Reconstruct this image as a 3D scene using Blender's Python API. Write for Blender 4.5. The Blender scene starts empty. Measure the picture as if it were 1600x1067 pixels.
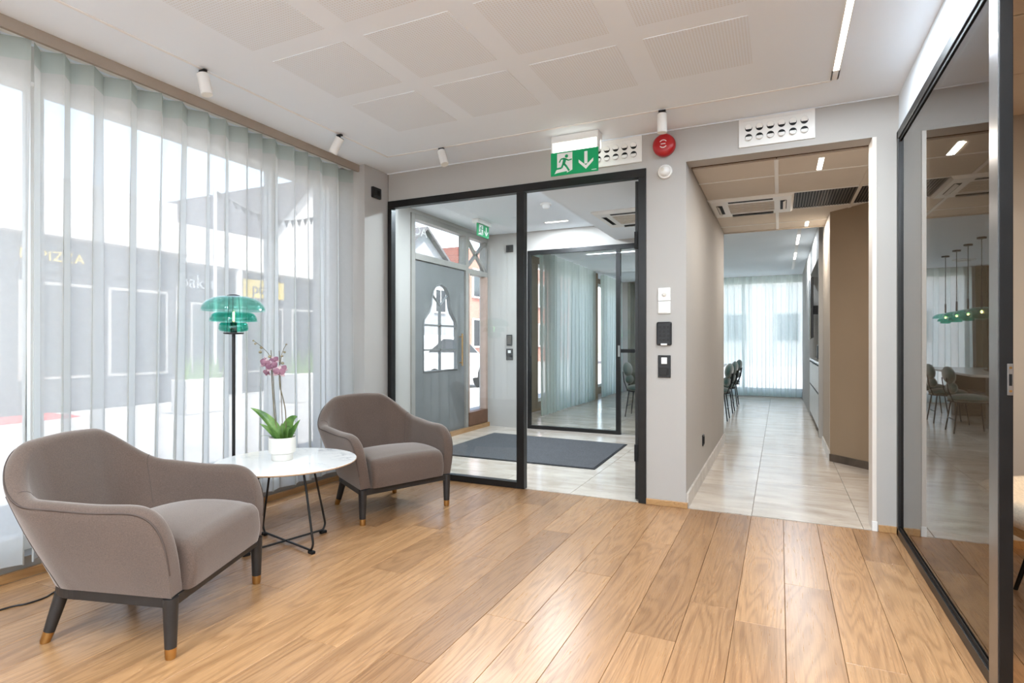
import bpy, bmesh, math, random
from math import sin, cos, pi, radians
from mathutils import Vector, Matrix
random.seed(7)
S = bpy.context.scene
COL = S.collection

# ------------------------------------------------------------------ camera
H = 1.15
YAW = radians(25.2)
cd = bpy.data.cameras.new('camera')
cd.sensor_width = 36.0
cd.lens = 889.0 / 1600.0 * 36.0
cd.shift_y = 2.5 / 1600.0
cd.clip_start = 0.02
cd.clip_end = 400
cam = bpy.data.objects.new('camera', cd)
COL.objects.link(cam)
cam.location = (0, 0, H)
cam.rotation_euler = (pi / 2, 0, YAW)
S.camera = cam

# ------------------------------------------------------------------ world, sun, exposure
SKY_STRENGTH = 0.44
SUN_ENERGY = 8.5
LED_ROOM = 96.0        # watts of the long room strip
EXPOSURE = 1.08
w = bpy.data.worlds.new('world')
S.world = w
w.use_nodes = True
nt = w.node_tree
nt.nodes.clear()
sky = nt.nodes.new('ShaderNodeTexSky')
sky.sky_type = 'NISHITA'
sky.sun_disc = False
sky.sun_elevation = radians(46)
sky.sun_rotation = radians(110)
sky.air_density = 1.0
sky.dust_density = 1.0
sky.ozone_density = 1.0
bgn = nt.nodes.new('ShaderNodeBackground')
bgn.inputs['Strength'].default_value = SKY_STRENGTH
wo = nt.nodes.new('ShaderNodeOutputWorld')
hz = nt.nodes.new('ShaderNodeHueSaturation')
hz.inputs['Saturation'].default_value = 0.7
nt.links.new(sky.outputs[0], hz.inputs['Color'])
nt.links.new(hz.outputs[0], bgn.inputs[0])
nt.links.new(bgn.outputs[0], wo.inputs[0])

sd = bpy.data.lights.new('sun', 'SUN')
sd.energy = SUN_ENERGY
sd.angle = radians(0.6)
sd.color = (1.0, 0.95, 0.88)
sun = bpy.data.objects.new('sun', sd)
COL.objects.link(sun)
sun.rotation_euler = Vector((-0.42, 0.10, -0.90)).to_track_quat('-Z', 'Y').to_euler()
sun.location = (20, -10, 30)

S.view_settings.view_transform = 'Standard'
S.view_settings.look = 'None'
S.view_settings.exposure = EXPOSURE
S.view_settings.gamma = 1.0
S.view_settings.use_curve_mapping = False
S.cycles.transparent_max_bounces = 24
S.cycles.max_bounces = 10
S.cycles.diffuse_bounces = 5
S.cycles.glossy_bounces = 6
S.cycles.caustics_reflective = False
S.cycles.caustics_refractive = False
S.cycles.sample_clamp_indirect = 6.0


def strip_light(name, x0, x1, y0, y1, z, watts, color=(0.80, 0.91, 1.0)):
    """Area lamp filling the slot of a linear ceiling luminaire, facing down."""
    L = bpy.data.lights.new(name, 'AREA')
    L.shape = 'RECTANGLE'
    L.size = abs(x1 - x0)
    L.size_y = abs(y1 - y0)
    L.energy = watts
    L.color = color
    o = bpy.data.objects.new(name, L)
    COL.objects.link(o)
    o.location = ((x0 + x1) / 2, (y0 + y1) / 2, z)
    return o


strip_light('room_led_lamp', 0.266, 0.294, -2.8, 3.55, 2.640, LED_ROOM)
strip_light('room_led_lamp', -1.72, -1.69, -2.9, 0.3, 2.640, LED_ROOM * 0.8)  # extra lamp, added behind the camera to brighten the room


# ------------------------------------------------------------------ materials
def srgb(r, g, b):
    f = lambda c: (c / 12.92) if c <= 0.04045 else ((c + 0.055) / 1.055) ** 2.4
    return (f(r / 255), f(g / 255), f(b / 255), 1)


class N:
    """tiny node-tree builder"""
    def __init__(s, name):
        s.m = bpy.data.materials.new(name)
        s.m.use_nodes = True
        s.t = s.m.node_tree
        s.t.nodes.clear()
        s.out = s.t.nodes.new('ShaderNodeOutputMaterial')

    def n(s, typ, **kw):
        nd = s.t.nodes.new(typ)
        for k, v in kw.items():
            if hasattr(nd, k):
                setattr(nd, k, v)
            else:
                nd.inputs[k.replace('_', ' ')].default_value = v
        return nd

    def l(s, a, b):
        s.t.links.new(a, b)

    def math(s, op, a, b=None, c=None):
        nd = s.t.nodes.new('ShaderNodeMath')
        nd.operation = op
        for i, v in enumerate((a, b, c)):
            if v is None:
                continue
            if isinstance(v, (int, float)):
                nd.inputs[i].default_value = v
            else:
                s.l(v, nd.inputs[i])
        return nd.outputs[0]

    def mix(s, fac, a, b, typ='MIX'):
        nd = s.t.nodes.new('ShaderNodeMix')
        nd.data_type = 'RGBA'
        nd.blend_type = typ
        for sock, v in ((nd.inputs[0], fac), (nd.inputs[6], a), (nd.inputs[7], b)):
            if hasattr(v, 'links') or hasattr(v, 'is_linked'):
                s.l(v, sock)
            else:
                sock.default_value = v
        return nd.outputs[2]

    def ramp(s, fac, *stops):
        nd = s.t.nodes.new('ShaderNodeValToRGB')
        e = nd.color_ramp.elements
        while len(e) < len(stops):
            e.new(0.5)
        for el, (p, c) in zip(e, stops):
            el.position = p
            el.color = c
        s.l(fac, nd.inputs[0])
        return nd.outputs[0]

    def coords(s, kind='Object', scale=(1, 1, 1), rnd=False):
        tc = s.t.nodes.new('ShaderNodeTexCoord')
        mp = s.t.nodes.new('ShaderNodeMapping')
        mp.inputs['Scale'].default_value = scale
        s.l(tc.outputs[kind], mp.inputs[0])
        if rnd:
            oi = s.t.nodes.new('ShaderNodeObjectInfo')
            v = s.t.nodes.new('ShaderNodeCombineXYZ')
            s.l(s.math('MULTIPLY', oi.outputs['Random'], 37.0), v.inputs[0])
            s.l(s.math('MULTIPLY', oi.outputs['Random'], 91.0), v.inputs[1])
            s.l(v.outputs[0], mp.inputs['Location'])
            s.rand = oi.outputs['Random']
        return mp.outputs[0]

    def noise(s, vec, scale, detail=3, rough=0.5, dist=0.0):
        nd = s.t.nodes.new('ShaderNodeTexNoise')
        nd.inputs['Scale'].default_value = scale
        nd.inputs['Detail'].default_value = detail
        nd.inputs['Roughness'].default_value = rough
        nd.inputs['Distortion'].default_value = dist
        s.l(vec, nd.inputs['Vector'])
        return nd.outputs[0]

    def bsdf(s, color, rough=0.5, metal=0.0, spec=0.5, bump=None, bstr=0.1, bdist=0.01, **kw):
        b = s.t.nodes.new('ShaderNodeBsdfPrincipled')
        for k, v in (('Base Color', color), ('Roughness', rough), ('Metallic', metal), ('Specular IOR Level', spec)):
            if hasattr(v, 'is_linked'):
                s.l(v, b.inputs[k])
            else:
                b.inputs[k].default_value = v
        for k, v in kw.items():
            b.inputs[k.replace('_', ' ')].default_value = v
        if bump is not None:
            bp = s.t.nodes.new('ShaderNodeBump')
            bp.inputs['Strength'].default_value = bstr
            bp.inputs['Distance'].default_value = bdist
            s.l(bump, bp.inputs['Height'])
            s.l(bp.outputs[0], b.inputs['Normal'])
        s.l(b.outputs[0], s.out.inputs[0])
        return s.m


def plain(name, rgb, rough=0.5, metal=0.0, spec=0.5, var=0.03, scale=6.0, bump=0.0, **kw):
    k = N(name)
    v = k.coords('Object')
    nz = k.noise(v, scale, 4)
    c = srgb(*rgb)
    d = tuple(max(0, x * (1 - var * 3)) for x in c[:3]) + (1,)
    col = k.ramp(nz, (0.3, d), (0.65, c))
    if bump:
        nb = k.noise(v, scale * 40, 3)
        return k.bsdf(col, rough, metal, spec, nb, bump, 0.003, **kw)
    return k.bsdf(col, rough, metal, spec, **kw)


def emitter(name, rgb, strength):
    k = N(name)
    e = k.n('ShaderNodeEmission')
    e.inputs[0].default_value = srgb(*rgb)
    e.inputs[1].default_value = strength
    k.l(e.outputs[0], k.out.inputs[0])
    return k.m


def glass(name, tint=(1, 1, 1, 1), r0=0.04, rough=0.0):
    """thin pane: straight-through tinted transmission plus Fresnel-weighted mirror reflection"""
    k = N(name)
    lw = k.n('ShaderNodeLayerWeight')
    lw.inputs['Blend'].default_value = 0.5
    p5 = k.math('POWER', lw.outputs['Facing'], 5.0)
    fac = k.math('ADD', k.math('MULTIPLY', p5, 1.0 - r0), r0)
    tr = k.n('ShaderNodeBsdfTransparent')
    tr.inputs[0].default_value = tint
    gl = k.n('ShaderNodeBsdfGlossy')
    gl.inputs['Roughness'].default_value = rough
    gl.inputs['Color'].default_value = (1, 1, 1, 1)
    mx = k.n('ShaderNodeMixShader')
    k.l(fac, mx.inputs[0])
    k.l(tr.outputs[0], mx.inputs[1])
    k.l(gl.outputs[0], mx.inputs[2])
    k.l(mx.outputs[0], k.out.inputs[0])
    return k.m


def sheer(name, rgb, open_frac, tl=0.6):
    """woven sheer cloth: open fraction falls with the slant of the view, threads scatter both ways"""
    k = N(name)
    c = srgb(*rgb)
    lw = k.n('ShaderNodeLayerWeight')
    lw.inputs['Blend'].default_value = 0.5
    cosv = k.math('MAXIMUM', k.math('SUBTRACT', 1.0, lw.outputs['Facing']), 0.12)
    v = k.coords('Object', (1, 1, 1))
    nz = k.noise(v, 30, 3)
    t = k.math('POWER', open_frac, k.math('DIVIDE', 1.0, cosv))
    t = k.math('MULTIPLY', t, k.math('ADD', k.math('MULTIPLY', nz, 0.3), 0.85))
    df = k.n('ShaderNodeBsdfDiffuse')
    df.inputs[0].default_value = c
    tn = k.n('ShaderNodeBsdfTranslucent')
    tn.inputs[0].default_value = c
    m1 = k.n('ShaderNodeMixShader')
    m1.inputs[0].default_value = tl
    k.l(df.outputs[0], m1.inputs[1])
    k.l(tn.outputs[0], m1.inputs[2])
    tr = k.n('ShaderNodeBsdfTransparent')
    m2 = k.n('ShaderNodeMixShader')
    k.l(t, m2.inputs[0])
    k.l(m1.outputs[0], m2.inputs[1])
    k.l(tr.outputs[0], m2.inputs[2])
    k.l(m2.outputs[0], k.out.inputs[0])
    return k.m


def oak(name, light, dark, axis='Y', rough=0.29):
    k = N(name)
    st = {'Y': (1, 0.11, 1), 'X': (0.11, 1, 1), 'Z': (1, 1, 0.11)}[axis]
    fn = {'Y': (1, 0.03, 1), 'X': (0.03, 1, 1), 'Z': (1, 1, 0.03)}[axis]
    v = k.coords('Object', st, True)
    n1 = k.noise(v, 4.5, 2, 0.5, 0.6)
    rings = k.math('SINE', k.math('MULTIPLY', n1, 120.0))
    rings = k.math('POWER', k.math('ADD', k.math('MULTIPLY', rings, 0.5), 0.5), 2.5)
    v2 = k.coords('Object', fn, True)
    fine = k.noise(v2, 170, 3, 0.6)
    v3 = k.coords('Object', st, True)
    blot = k.noise(v3, 2.0, 3)
    mixv = k.math('ADD', k.math('ADD', k.math('MULTIPLY', rings, 0.15), k.math('MULTIPLY', fine, 0.62)), k.math('MULTIPLY', blot, 0.26))
    col = k.ramp(mixv, (0.34, srgb(*light)), (0.80, srgb(*dark)))
    tone = k.ramp(k.rand, (0.0, (0.78, 0.73, 0.67, 1)), (0.35, (0.95, 0.92, 0.90, 1)), (0.7, (1.05, 1.04, 1.02, 1)), (1.0, (1.20, 1.18, 1.14, 1)))
    col = k.mix(1.0, col, tone, 'MULTIPLY')
    # a few brown knots
    v4 = k.coords('Object', {'Y': (1, 0.45, 1), 'X': (0.45, 1, 1), 'Z': (1, 1, 0.45)}[axis], True)
    vo = k.n('ShaderNodeTexVoronoi')
    vo.inputs['Scale'].default_value = 2.6
    k.l(v4, vo.inputs['Vector'])
    kn = k.ramp(vo.outputs['Distance'], (0.012, (1, 1, 1, 1)), (0.05, (0, 0, 0, 1)))
    col = k.mix(k.math('MULTIPLY', kn, 0.55), col, srgb(96, 66, 42))
    rg = k.math('ADD', k.math('MULTIPLY', fine, 0.12), rough - 0.06)
    return k.bsdf(col, rg, 0, 0.55, fine, 0.05, 0.002)


def stone(name, base, dark, rough=0.16, rnd=True):
    k = N(name)
    v = k.coords('Object', (1.0, 3.0, 1.0), rnd)
    a = k.noise(v, 2.2, 5, 0.6, 0.4)
    v2 = k.coords('Object', (1.0, 5.0, 1.0), rnd)
    b = k.noise(v2, 14, 4, 0.65)
    col = k.ramp(a, (0.32, srgb(*dark)), (0.62, srgb(*base)))
    pits = k.ramp(b, (0.30, (0.62, 0.60, 0.58, 1)), (0.40, (1, 1, 1, 1)))
    col = k.mix(0.8, col, pits, 'MULTIPLY')
    tone = k.ramp(k.rand, (0, (0.93, 0.93, 0.93, 1)), (1, (1.04, 1.03, 1.02, 1)))
    col = k.mix(1.0, col, tone, 'MULTIPLY')
    return k.bsdf(col, k.math('ADD', k.math('MULTIPLY', b, 0.15), rough - 0.07), 0, 0.5)


def perforated(name, rgb, pitch=0.0145, hole=0.30):
    k = N(name)
    v = k.coords('Object')
    sp = k.n('ShaderNodeSeparateXYZ')
    k.l(v, sp.inputs[0])
    d = []
    for i in (0, 1):
        f = k.math('FRACT', k.math('MULTIPLY', sp.outputs[i], 1.0 / pitch))
        d.append(k.math('POWER', k.math('SUBTRACT', f, 0.5), 2.0))
    r = k.math('SQRT', k.math('ADD', d[0], d[1]))
    m = k.math('LESS_THAN', r, hole)
    c = srgb(*rgb)
    col = k.mix(m, c, srgb(222, 223, 223))
    return k.bsdf(col, 0.8, 0, 0.2)


def woven(name, rgb, var=0.16, rough=0.85, sheen=0.35, scale=260):
    k = N(name)
    v = k.coords('Object')
    a = k.noise(v, scale, 3, 0.7)
    b = k.noise(v, 5, 3)
    c = srgb(*rgb)
    lo = tuple(x * (1 - var * 1.6) for x in c[:3]) + (1,)
    hi = tuple(min(1, x * (1 + var)) for x in c[:3]) + (1,)
    col = k.ramp(a, (0.32, lo), (0.68, hi))
    tone = k.ramp(b, (0.3, (0.93, 0.93, 0.93, 1)), (0.7, (1.04, 1.03, 1.02, 1)))
    col = k.mix(1.0, col, tone, 'MULTIPLY')
    m = k.bsdf(col, rough, 0, 0.2, a, 0.25, 0.002)
    bs = [n for n in k.t.nodes if n.type == 'BSDF_PRINCIPLED'][0]
    bs.inputs['Sheen Weight'].default_value = sheen
    bs.inputs['Sheen Roughness'].default_value = 0.5
    bs.inputs['Sheen Tint'].default_value = (0.9, 0.82, 0.76, 1)
    return m


def marble(name):
    k = N(name)
    v = k.coords('Object', (1.0, 1.6, 1.0))
    a = k.noise(v, 3.4, 6, 0.62, 1.4)
    vein = k.math('ABSOLUTE', k.math('SUBTRACT', a, 0.5))
    col = k.ramp(vein, (0.0, srgb(176, 178, 183)), (0.012, srgb(214, 215, 217)), (0.04, srgb(238, 237, 235)))
    b = k.noise(v, 1.5, 3)
    msk = k.ramp(b, (0.50, (0, 0, 0, 1)), (0.62, (1, 1, 1, 1)))
    col = k.mix(msk, srgb(238, 237, 235), col)
    return k.bsdf(col, 0.06, 0, 0.5)


def brickwall(name, a, b, mortar):
    k = N(name)
    v = k.coords('Object', (1, 1, 1))
    sp = k.n('ShaderNodeSeparateXYZ')
    k.l(v, sp.inputs[0])
    cb = k.n('ShaderNodeCombineXYZ')
    k.l(sp.outputs[1], cb.inputs[0])
    k.l(sp.outputs[2], cb.inputs[1])
    t = k.n('ShaderNodeTexBrick')
    t.inputs['Color1'].default_value = srgb(*a)
    t.inputs['Color2'].default_value = srgb(*b)
    t.inputs['Mortar'].default_value = srgb(*mortar)
    t.inputs['Scale'].default_value = 4.0
    k.l(cb.outputs[0], t.inputs['Vector'])
    return k.bsdf(t.outputs['Color'], 0.9, 0, 0.2)


M = {}
M['wall'] = plain('wall_paint', (180, 176, 171), 0.75, 0, 0.25, 0.012, 2.0, 0.05)
M['wall_corridor'] = plain('corridor_paint', (190, 179, 166), 0.75, 0, 0.25, 0.012, 2.0, 0.05)
M['wall_brown'] = plain('niche_paint', (150, 130, 108), 0.7, 0, 0.25, 0.02, 2.0, 0.05)
M['ceiling'] = plain('ceiling_paint', (237, 243, 249), 0.85, 0, 0.2, 0.006, 1.5)
M['perf'] = perforated('perforated_gypsum', (233, 239, 245))
M['ctile'] = plain('ceiling_tile_board', (214, 205, 194), 0.8, 0, 0.2, 0.01, 5)
M['grid'] = plain('ceiling_grid_metal', (235, 233, 230), 0.45, 0.0, 0.5, 0.01)
M['fascia'] = plain('taupe_fascia', (160, 146, 132), 0.6, 0, 0.3, 0.03)
M['white'] = plain('white_plastic', (238, 237, 234), 0.4, 0, 0.5, 0.01)
M['white_metal'] = plain('white_lacquer', (234, 232, 228), 0.35, 0, 0.5, 0.01)
M['warm_white'] = plain('warm_white_lacquer', (222, 214, 205), 0.45, 0, 0.5, 0.01)
M['black'] = plain('black_plastic', (26, 26, 28), 0.42, 0, 0.5, 0.1)
M['black_metal'] = plain('black_lacquered_steel', (32, 31, 31), 0.36, 0.3, 0.5, 0.1)
M['gasket'] = plain('black_rubber', (14, 14, 15), 0.6, 0, 0.3, 0.1)
M['steel'] = plain('brushed_steel', (186, 186, 186), 0.3, 1.0, 0.5, 0.05, 30)
M['gunmetal'] = plain('gunmetal', (150, 148, 146), 0.28, 0.9, 0.5, 0.03, 20)
M['brass'] = plain('brass', (196, 152, 92), 0.32, 1.0, 0.5, 0.06, 20)
M['blackwood'] = plain('black_stained_wood', (40, 37, 36), 0.45, 0, 0.5, 0.12, 18)
M['oak'] = oak('oak_plank_wood', (172, 132, 93), (114, 78, 47))
M['oak_trim'] = oak('oak_trim_wood', (190, 150, 102), (150, 108, 66))
M['joint'] = plain('dark_joint', (92, 66, 44), 0.8, 0, 0.2, 0.1)
M['stone'] = stone('limestone_tile', (214, 202, 189), (186, 172, 157))
M['grout'] = plain('tile_grout', (150, 144, 136), 0.85, 0, 0.2, 0.05)
M['stonebase'] = stone('stone_skirting', (214, 208, 200), (186, 178, 168), 0.3)
M['chair'] = woven('taupe_wool', (93, 77, 68), 0.18, 0.85, 0.5)
M['piping'] = plain('dark_piping', (84, 72, 66), 0.8, 0, 0.2, 0.05)
M['marble'] = marble('white_marble')
M['tan'] = plain('tan_edge', (186, 156, 124), 0.6, 0, 0.3, 0.05)
M['sheer'] = sheer('sheer_voile', (212, 212, 209), 0.24, 0.60)
M['sheer_tape'] = sheer('voile_header_tape', (190, 198, 192), 0.14, 0.55)
M['sheer_green'] = sheer('pale_green_voile', (218, 230, 227), 0.34, 0.62)
M['olive'] = woven('olive_drape', (112, 112, 98), 0.1, 0.9, 0.2, 120)
M['clear'] = glass('clear_glass', (0.955, 0.97, 0.965, 1))
M['win'] = glass('window_glass', (0.97, 0.98, 0.98, 1))
M['smoked'] = glass('smoked_glass', (0.46, 0.43, 0.39, 1))
M['teal'] = glass('teal_glass', (0.40, 0.81, 0.74, 1), 0.05)
M['teal_pale'] = glass('pale_teal_glass', (0.66, 0.89, 0.845, 1), 0.05)
M['bulbglass'] = glass('bulb_glass', (0.97, 0.95, 0.9, 1))
M['filament'] = emitter('lit_filament', (255, 214, 140), 9.0)
M['led'] = emitter('led_diffuser', (255, 246, 232), 5.0)
M['tube'] = emitter('emergency_tube', (255, 255, 252), 1.8)
M['pot'] = plain('matt_white_ceramic', (218, 214, 206), 0.6, 0, 0.4, 0.02)
M['soil'] = plain('bark_mulch', (62, 48, 38), 0.95, 0, 0.2, 0.3, 60, 0.8)
M['red'] = plain('red_plastic', (176, 24, 28), 0.3, 0, 0.5, 0.03)
M['green'] = plain('exit_green', (0, 158, 96), 0.4, 0, 0.4, 0.02)
M['mat'] = woven('charcoal_mat', (82, 84, 88), 0.35, 0.95, 0.1, 140)
M['matedge'] = plain('rubber_edge', (44, 45, 47), 0.8, 0, 0.3, 0.05)
M['greydoor'] = plain('grey_painted_door', (112, 114, 114), 0.5, 0, 0.4, 0.04)
M['greywood'] = plain('grey_painted_joinery', (150, 146, 140), 0.5, 0, 0.4, 0.04)
M['brownwood'] = plain('brown_wood', (110, 76, 56), 0.5, 0, 0.4, 0.08, 12)
M['rosewood'] = plain('pinkish_wood_frame', (176, 150, 136), 0.5, 0, 0.4, 0.05, 10)
M['velvet'] = woven('dark_green_velvet', (58, 82, 78), 0.12, 0.8, 0.6, 90)
M['tabletop'] = stone('pale_stone_top', (206, 200, 192), (184, 176, 166), 0.2)
M['darkstone'] = stone('brown_stone_base', (96, 84, 74), (70, 60, 52), 0.4)
M['cab'] = plain('pale_cabinet_lacquer', (214, 212, 208), 0.4, 0, 0.4, 0.02)
M['screen'] = plain('tv_screen', (12, 14, 16), 0.08, 0, 0.6, 0.0)
M['grille'] = plain('dark_grille', (96, 90, 84), 0.5, 0.2, 0.4, 0.05)
M['boucle'] = woven('cream_boucle', (226, 214, 196), 0.1, 0.95, 0.3, 90)
M['birch'] = oak('light_wood', (212, 172, 124), (178, 136, 90))
M['bread'] = plain('brown_dried_cones', (150, 122, 84), 0.8, 0, 0.3, 0.2, 40)
# street
M['asphalt'] = plain('pale_paving', (168, 166, 164), 0.9, 0, 0.2, 0.06, 1.2)
M['shopdark'] = plain('dark_shop_front', (58, 58, 62), 0.6, 0, 0.4, 0.08)
M['shopglass'] = plain('shop_window_glass', (40, 44, 50), 0.15, 0, 0.6, 0.1)
M['shopwhite'] = plain('white_render', (192, 190, 187), 0.8, 0, 0.2, 0.02)
M['yellow'] = plain('yellow_letters', (244, 208, 70), 0.5, 0, 0.4, 0.02)
M['redcarpet'] = plain('red_carpet', (196, 62, 54), 0.9, 0, 0.2, 0.05)
M['brick'] = brickwall('red_brick', (158, 84, 66), (138, 70, 56), (190, 182, 172))
M['roofdark'] = plain('dark_roof_tile', (86, 84, 86), 0.8, 0, 0.3, 0.08)
M['greyhouse'] = plain('grey_clapboard', (126, 128, 132), 0.8, 0, 0.2, 0.05)
M['carwhite'] = plain('white_car_paint', (226, 228, 230), 0.2, 0, 0.6, 0.01)
M['tyre'] = plain('black_tyre', (30, 30, 31), 0.85, 0, 0.3, 0.1)
M['bark'] = plain('tree_bark', (92, 76, 62), 0.9, 0, 0.2, 0.2, 20)


def leafmat(name, a, b, rough=0.35):
    k = N(name)
    v = k.coords('Object', (1, 1, 1), True)
    nz = k.noise(v, 22, 3)
    col = k.ramp(nz, (0.3, srgb(*a)), (0.7, srgb(*b)))
    return k.bsdf(col, rough, 0, 0.45)


M['leaf'] = leafmat('orchid_leaf', (62, 98, 44), (112, 146, 70))
M['leaf_grey'] = leafmat('aerial_root', (112, 122, 104), (140, 146, 126))
M['stem'] = leafmat('orchid_stem', (92, 84, 62), (112, 100, 72), 0.5)
M['petal'] = leafmat('orchid_petal', (168, 140, 146), (200, 180, 178), 0.6)
M['petal_dark'] = leafmat('orchid_heart', (116, 70, 92), (150, 108, 122), 0.6)
M['bud'] = leafmat('orchid_bud', (124, 118, 88), (150, 136, 112), 0.5)
M['foliage'] = leafmat('bright_foliage', (86, 128, 46), (150, 184, 76), 0.6)


# ------------------------------------------------------------------ mesh helpers
class MB:
    def __init__(s):
        s.v = []
        s.f = []

    def add(s, vs, fs):
        o = len(s.v)
        s.v += [tuple(p) for p in vs]
        s.f += [tuple(i + o for i in f) for f in fs]
        return s

    def box(s, x0, x1, y0, y1, z0, z1):
        vs = [(x0, y0, z0), (x1, y0, z0), (x1, y1, z0), (x0, y1, z0), (x0, y0, z1), (x1, y0, z1), (x1, y1, z1), (x0, y1, z1)]
        fs = [(0, 3, 2, 1), (4, 5, 6, 7), (0, 1, 5, 4), (1, 2, 6, 5), (2, 3, 7, 6), (3, 0, 4, 7)]
        return s.add(vs, fs)

    def chamfer(s, x0, x1, y0, y1, z0, z1, c):
        """box whose top edge is chamfered"""
        vs = [(x0, y0, z0), (x1, y0, z0), (x1, y1, z0), (x0, y1, z0),
              (x0, y0, z1 - c), (x1, y0, z1 - c), (x1, y1, z1 - c), (x0, y1, z1 - c),
              (x0 + c, y0 + c, z1), (x1 - c, y0 + c, z1), (x1 - c, y1 - c, z1), (x0 + c, y1 - c, z1)]
        fs = [(0, 3, 2, 1), (8, 9, 10, 11)]
        for i in range(4):
            j = (i + 1) % 4
            fs += [(i, j, j + 4, i + 4), (i + 4, j + 4, j + 8, i + 8)]
        return s.add(vs, fs)

    def prism(s, poly, z0, z1):
        """poly: CCW list of (x,y)"""
        n = len(poly)
        vs = [(x, y, z0) for x, y in poly] + [(x, y, z1) for x, y in poly]
        fs = [tuple(range(n - 1, -1, -1)), tuple(range(n, 2 * n))]
        for i in range(n):
            j = (i + 1) % n
            fs.append((i, j, j + n, i + n))
        return s.add(vs, fs)

    def cyl(s, p0, p1, r0, r1=None, n=16, cap=True):
        r1 = r0 if r1 is None else r1
        p0, p1 = Vector(p0), Vector(p1)
        d = (p1 - p0).normalized()
        a = d.orthogonal().normalized()
        b = d.cross(a)
        vs = []
        for p, r in ((p0, r0), (p1, r1)):
            for i in range(n):
                t = 2 * pi * i / n
                vs.append(p + a * (r * cos(t)) + b * (r * sin(t)))
        fs = [(i, (i + 1) % n, (i + 1) % n + n, i + n) for i in range(n)]
        if cap:
            fs += [tuple(range(n - 1, -1, -1)), tuple(range(n, 2 * n))]
        return s.add(vs, fs)

    def tube(s, path, r, n=8, closed=False):
        P = [Vector(p) for p in path]
        m = len(P)
        rr = r if isinstance(r, (list, tuple)) else [r] * m
        vs = []
        prev = None
        for i in range(m):
            if closed:
                d = (P[(i + 1) % m] - P[i - 1])
            else:
                d = P[min(i + 1, m - 1)] - P[max(i - 1, 0)]
            d.normalize()
            if prev is None:
                a = d.orthogonal().normalized()
            else:
                a = (prev - d * prev.dot(d))
                a = a.normalized() if a.length > 1e-6 else d.orthogonal().normalized()
            prev = a
            b = d.cross(a)
            for k in range(n):
                t = 2 * pi * k / n
                vs.append(P[i] + a * (rr[i] * cos(t)) + b * (rr[i] * sin(t)))
        fs = []
        for i in range(m if closed else m - 1):
            j = (i + 1) % m
            for k in range(n):
                l = (k + 1) % n
                fs.append((i * n + k, i * n + l, j * n + l, j * n + k))
        if not closed:
            fs += [tuple(range(n - 1, -1, -1)), tuple(range((m - 1) * n, m * n))]
        return s.add(vs, fs)

    def lathe(s, prof, n=32, c=(0, 0, 0), close=False):
        """prof: list of (r,z)"""
        m = len(prof)
        vs = []
        for r, z in prof:
            for k in range(n):
                t = 2 * pi * k / n
                vs.append((c[0] + r * cos(t), c[1] + r * sin(t), c[2] + z))
        fs = []
        for i in range(m if close else m - 1):
            j = (i + 1) % m
            for k in range(n):
                l = (k + 1) % n
                fs.append((i * n + k, i * n + l, j * n + l, j * n + k))
        return s.add(vs, fs)

    def grid(s, fn, nu, nv, closed_u=False):
        vs = [fn(i, j) for i in range(nu) for j in range(nv)]
        fs = []
        for i in range(nu if closed_u else nu - 1):
            a = (i + 1) % nu
            for j in range(nv - 1):
                fs.append((i * nv + j, a * nv + j, a * nv + j + 1, i * nv + j + 1))
        return s.add(vs, fs)

    def ell(s, c, r, n=14, m=8, rot=None):
        vs = []
        R = rot or Matrix.Identity(3)
        for i in range(m + 1):
            ph = -pi / 2 + pi * i / m
            for k in range(n):
                t = 2 * pi * k / n
                q = R @ Vector((r[0] * cos(ph) * cos(t), r[1] * cos(ph) * sin(t), r[2] * sin(ph)))
                vs.append((c[0] + q.x, c[1] + q.y, c[2] + q.z))
        fs = []
        for i in range(m):
            for k in range(n):
                l = (k + 1) % n
                fs.append((i * n + k, i * n + l, (i + 1) * n + l, (i + 1) * n + k))
        return s.add(vs, fs)

    def mesh(s, name, smooth=None):
        me = bpy.data.meshes.new(name)
        me.from_pydata(s.v, [], s.f)
        bm = bmesh.new()
        bm.from_mesh(me)
        bmesh.ops.remove_doubles(bm, verts=bm.verts, dist=1e-6)
        bmesh.ops.recalc_face_normals(bm, faces=bm.faces)
        bm.to_mesh(me)
        bm.free()
        if smooth:
            for p in me.polygons:
                p.use_smooth = True
            me.set_sharp_from_angle(angle=radians(smooth))
        me.update()
        return me


def obj(name, mb, mat, parent=None, loc=(0, 0, 0), rot=(0, 0, 0), smooth=None, bevel=0.0):
    me = mb.mesh(name, smooth) if isinstance(mb, MB) else mb
    if not me.materials:
        me.materials.append(M[mat])
    o = bpy.data.objects.new(name, me)
    COL.objects.link(o)
    o.location = loc
    o.rotation_euler = rot
    if parent is not None:
        o.parent = parent
    if bevel:
        b = o.modifiers.new('bevel', 'BEVEL')
        b.width = bevel
        b.segments = 2
        b.limit_method = 'ANGLE'
    return o


def tag(o, label, cat, group=None, kind=None):
    if label:
        o['label'] = label
    if cat:
        o['category'] = cat
    if group:
        o['group'] = group
    if kind:
        o['kind'] = kind
    return o


def thing(name, label, cat, loc=(0, 0, 0), rz=0.0, group=None, rot=None):
    o = bpy.data.objects.new(name, None)
    COL.objects.link(o)
    o.empty_display_size = 0.1
    o.location = loc
    o.rotation_euler = rot or (0, 0, rz)
    return tag(o, label, cat, group)


def struct(name, mb=None, mat=None, parent=None, loc=(0, 0, 0), rot=(0, 0, 0), smooth=None, bevel=0.0):
    if mb is None:
        o = bpy.data.objects.new(name, None)
        COL.objects.link(o)
        o.location = loc
        o.rotation_euler = rot
    else:
        o = obj(name, mb, mat, parent, loc, rot, smooth, bevel)
    if parent is None:
        o['kind'] = 'structure'
    return o


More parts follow.
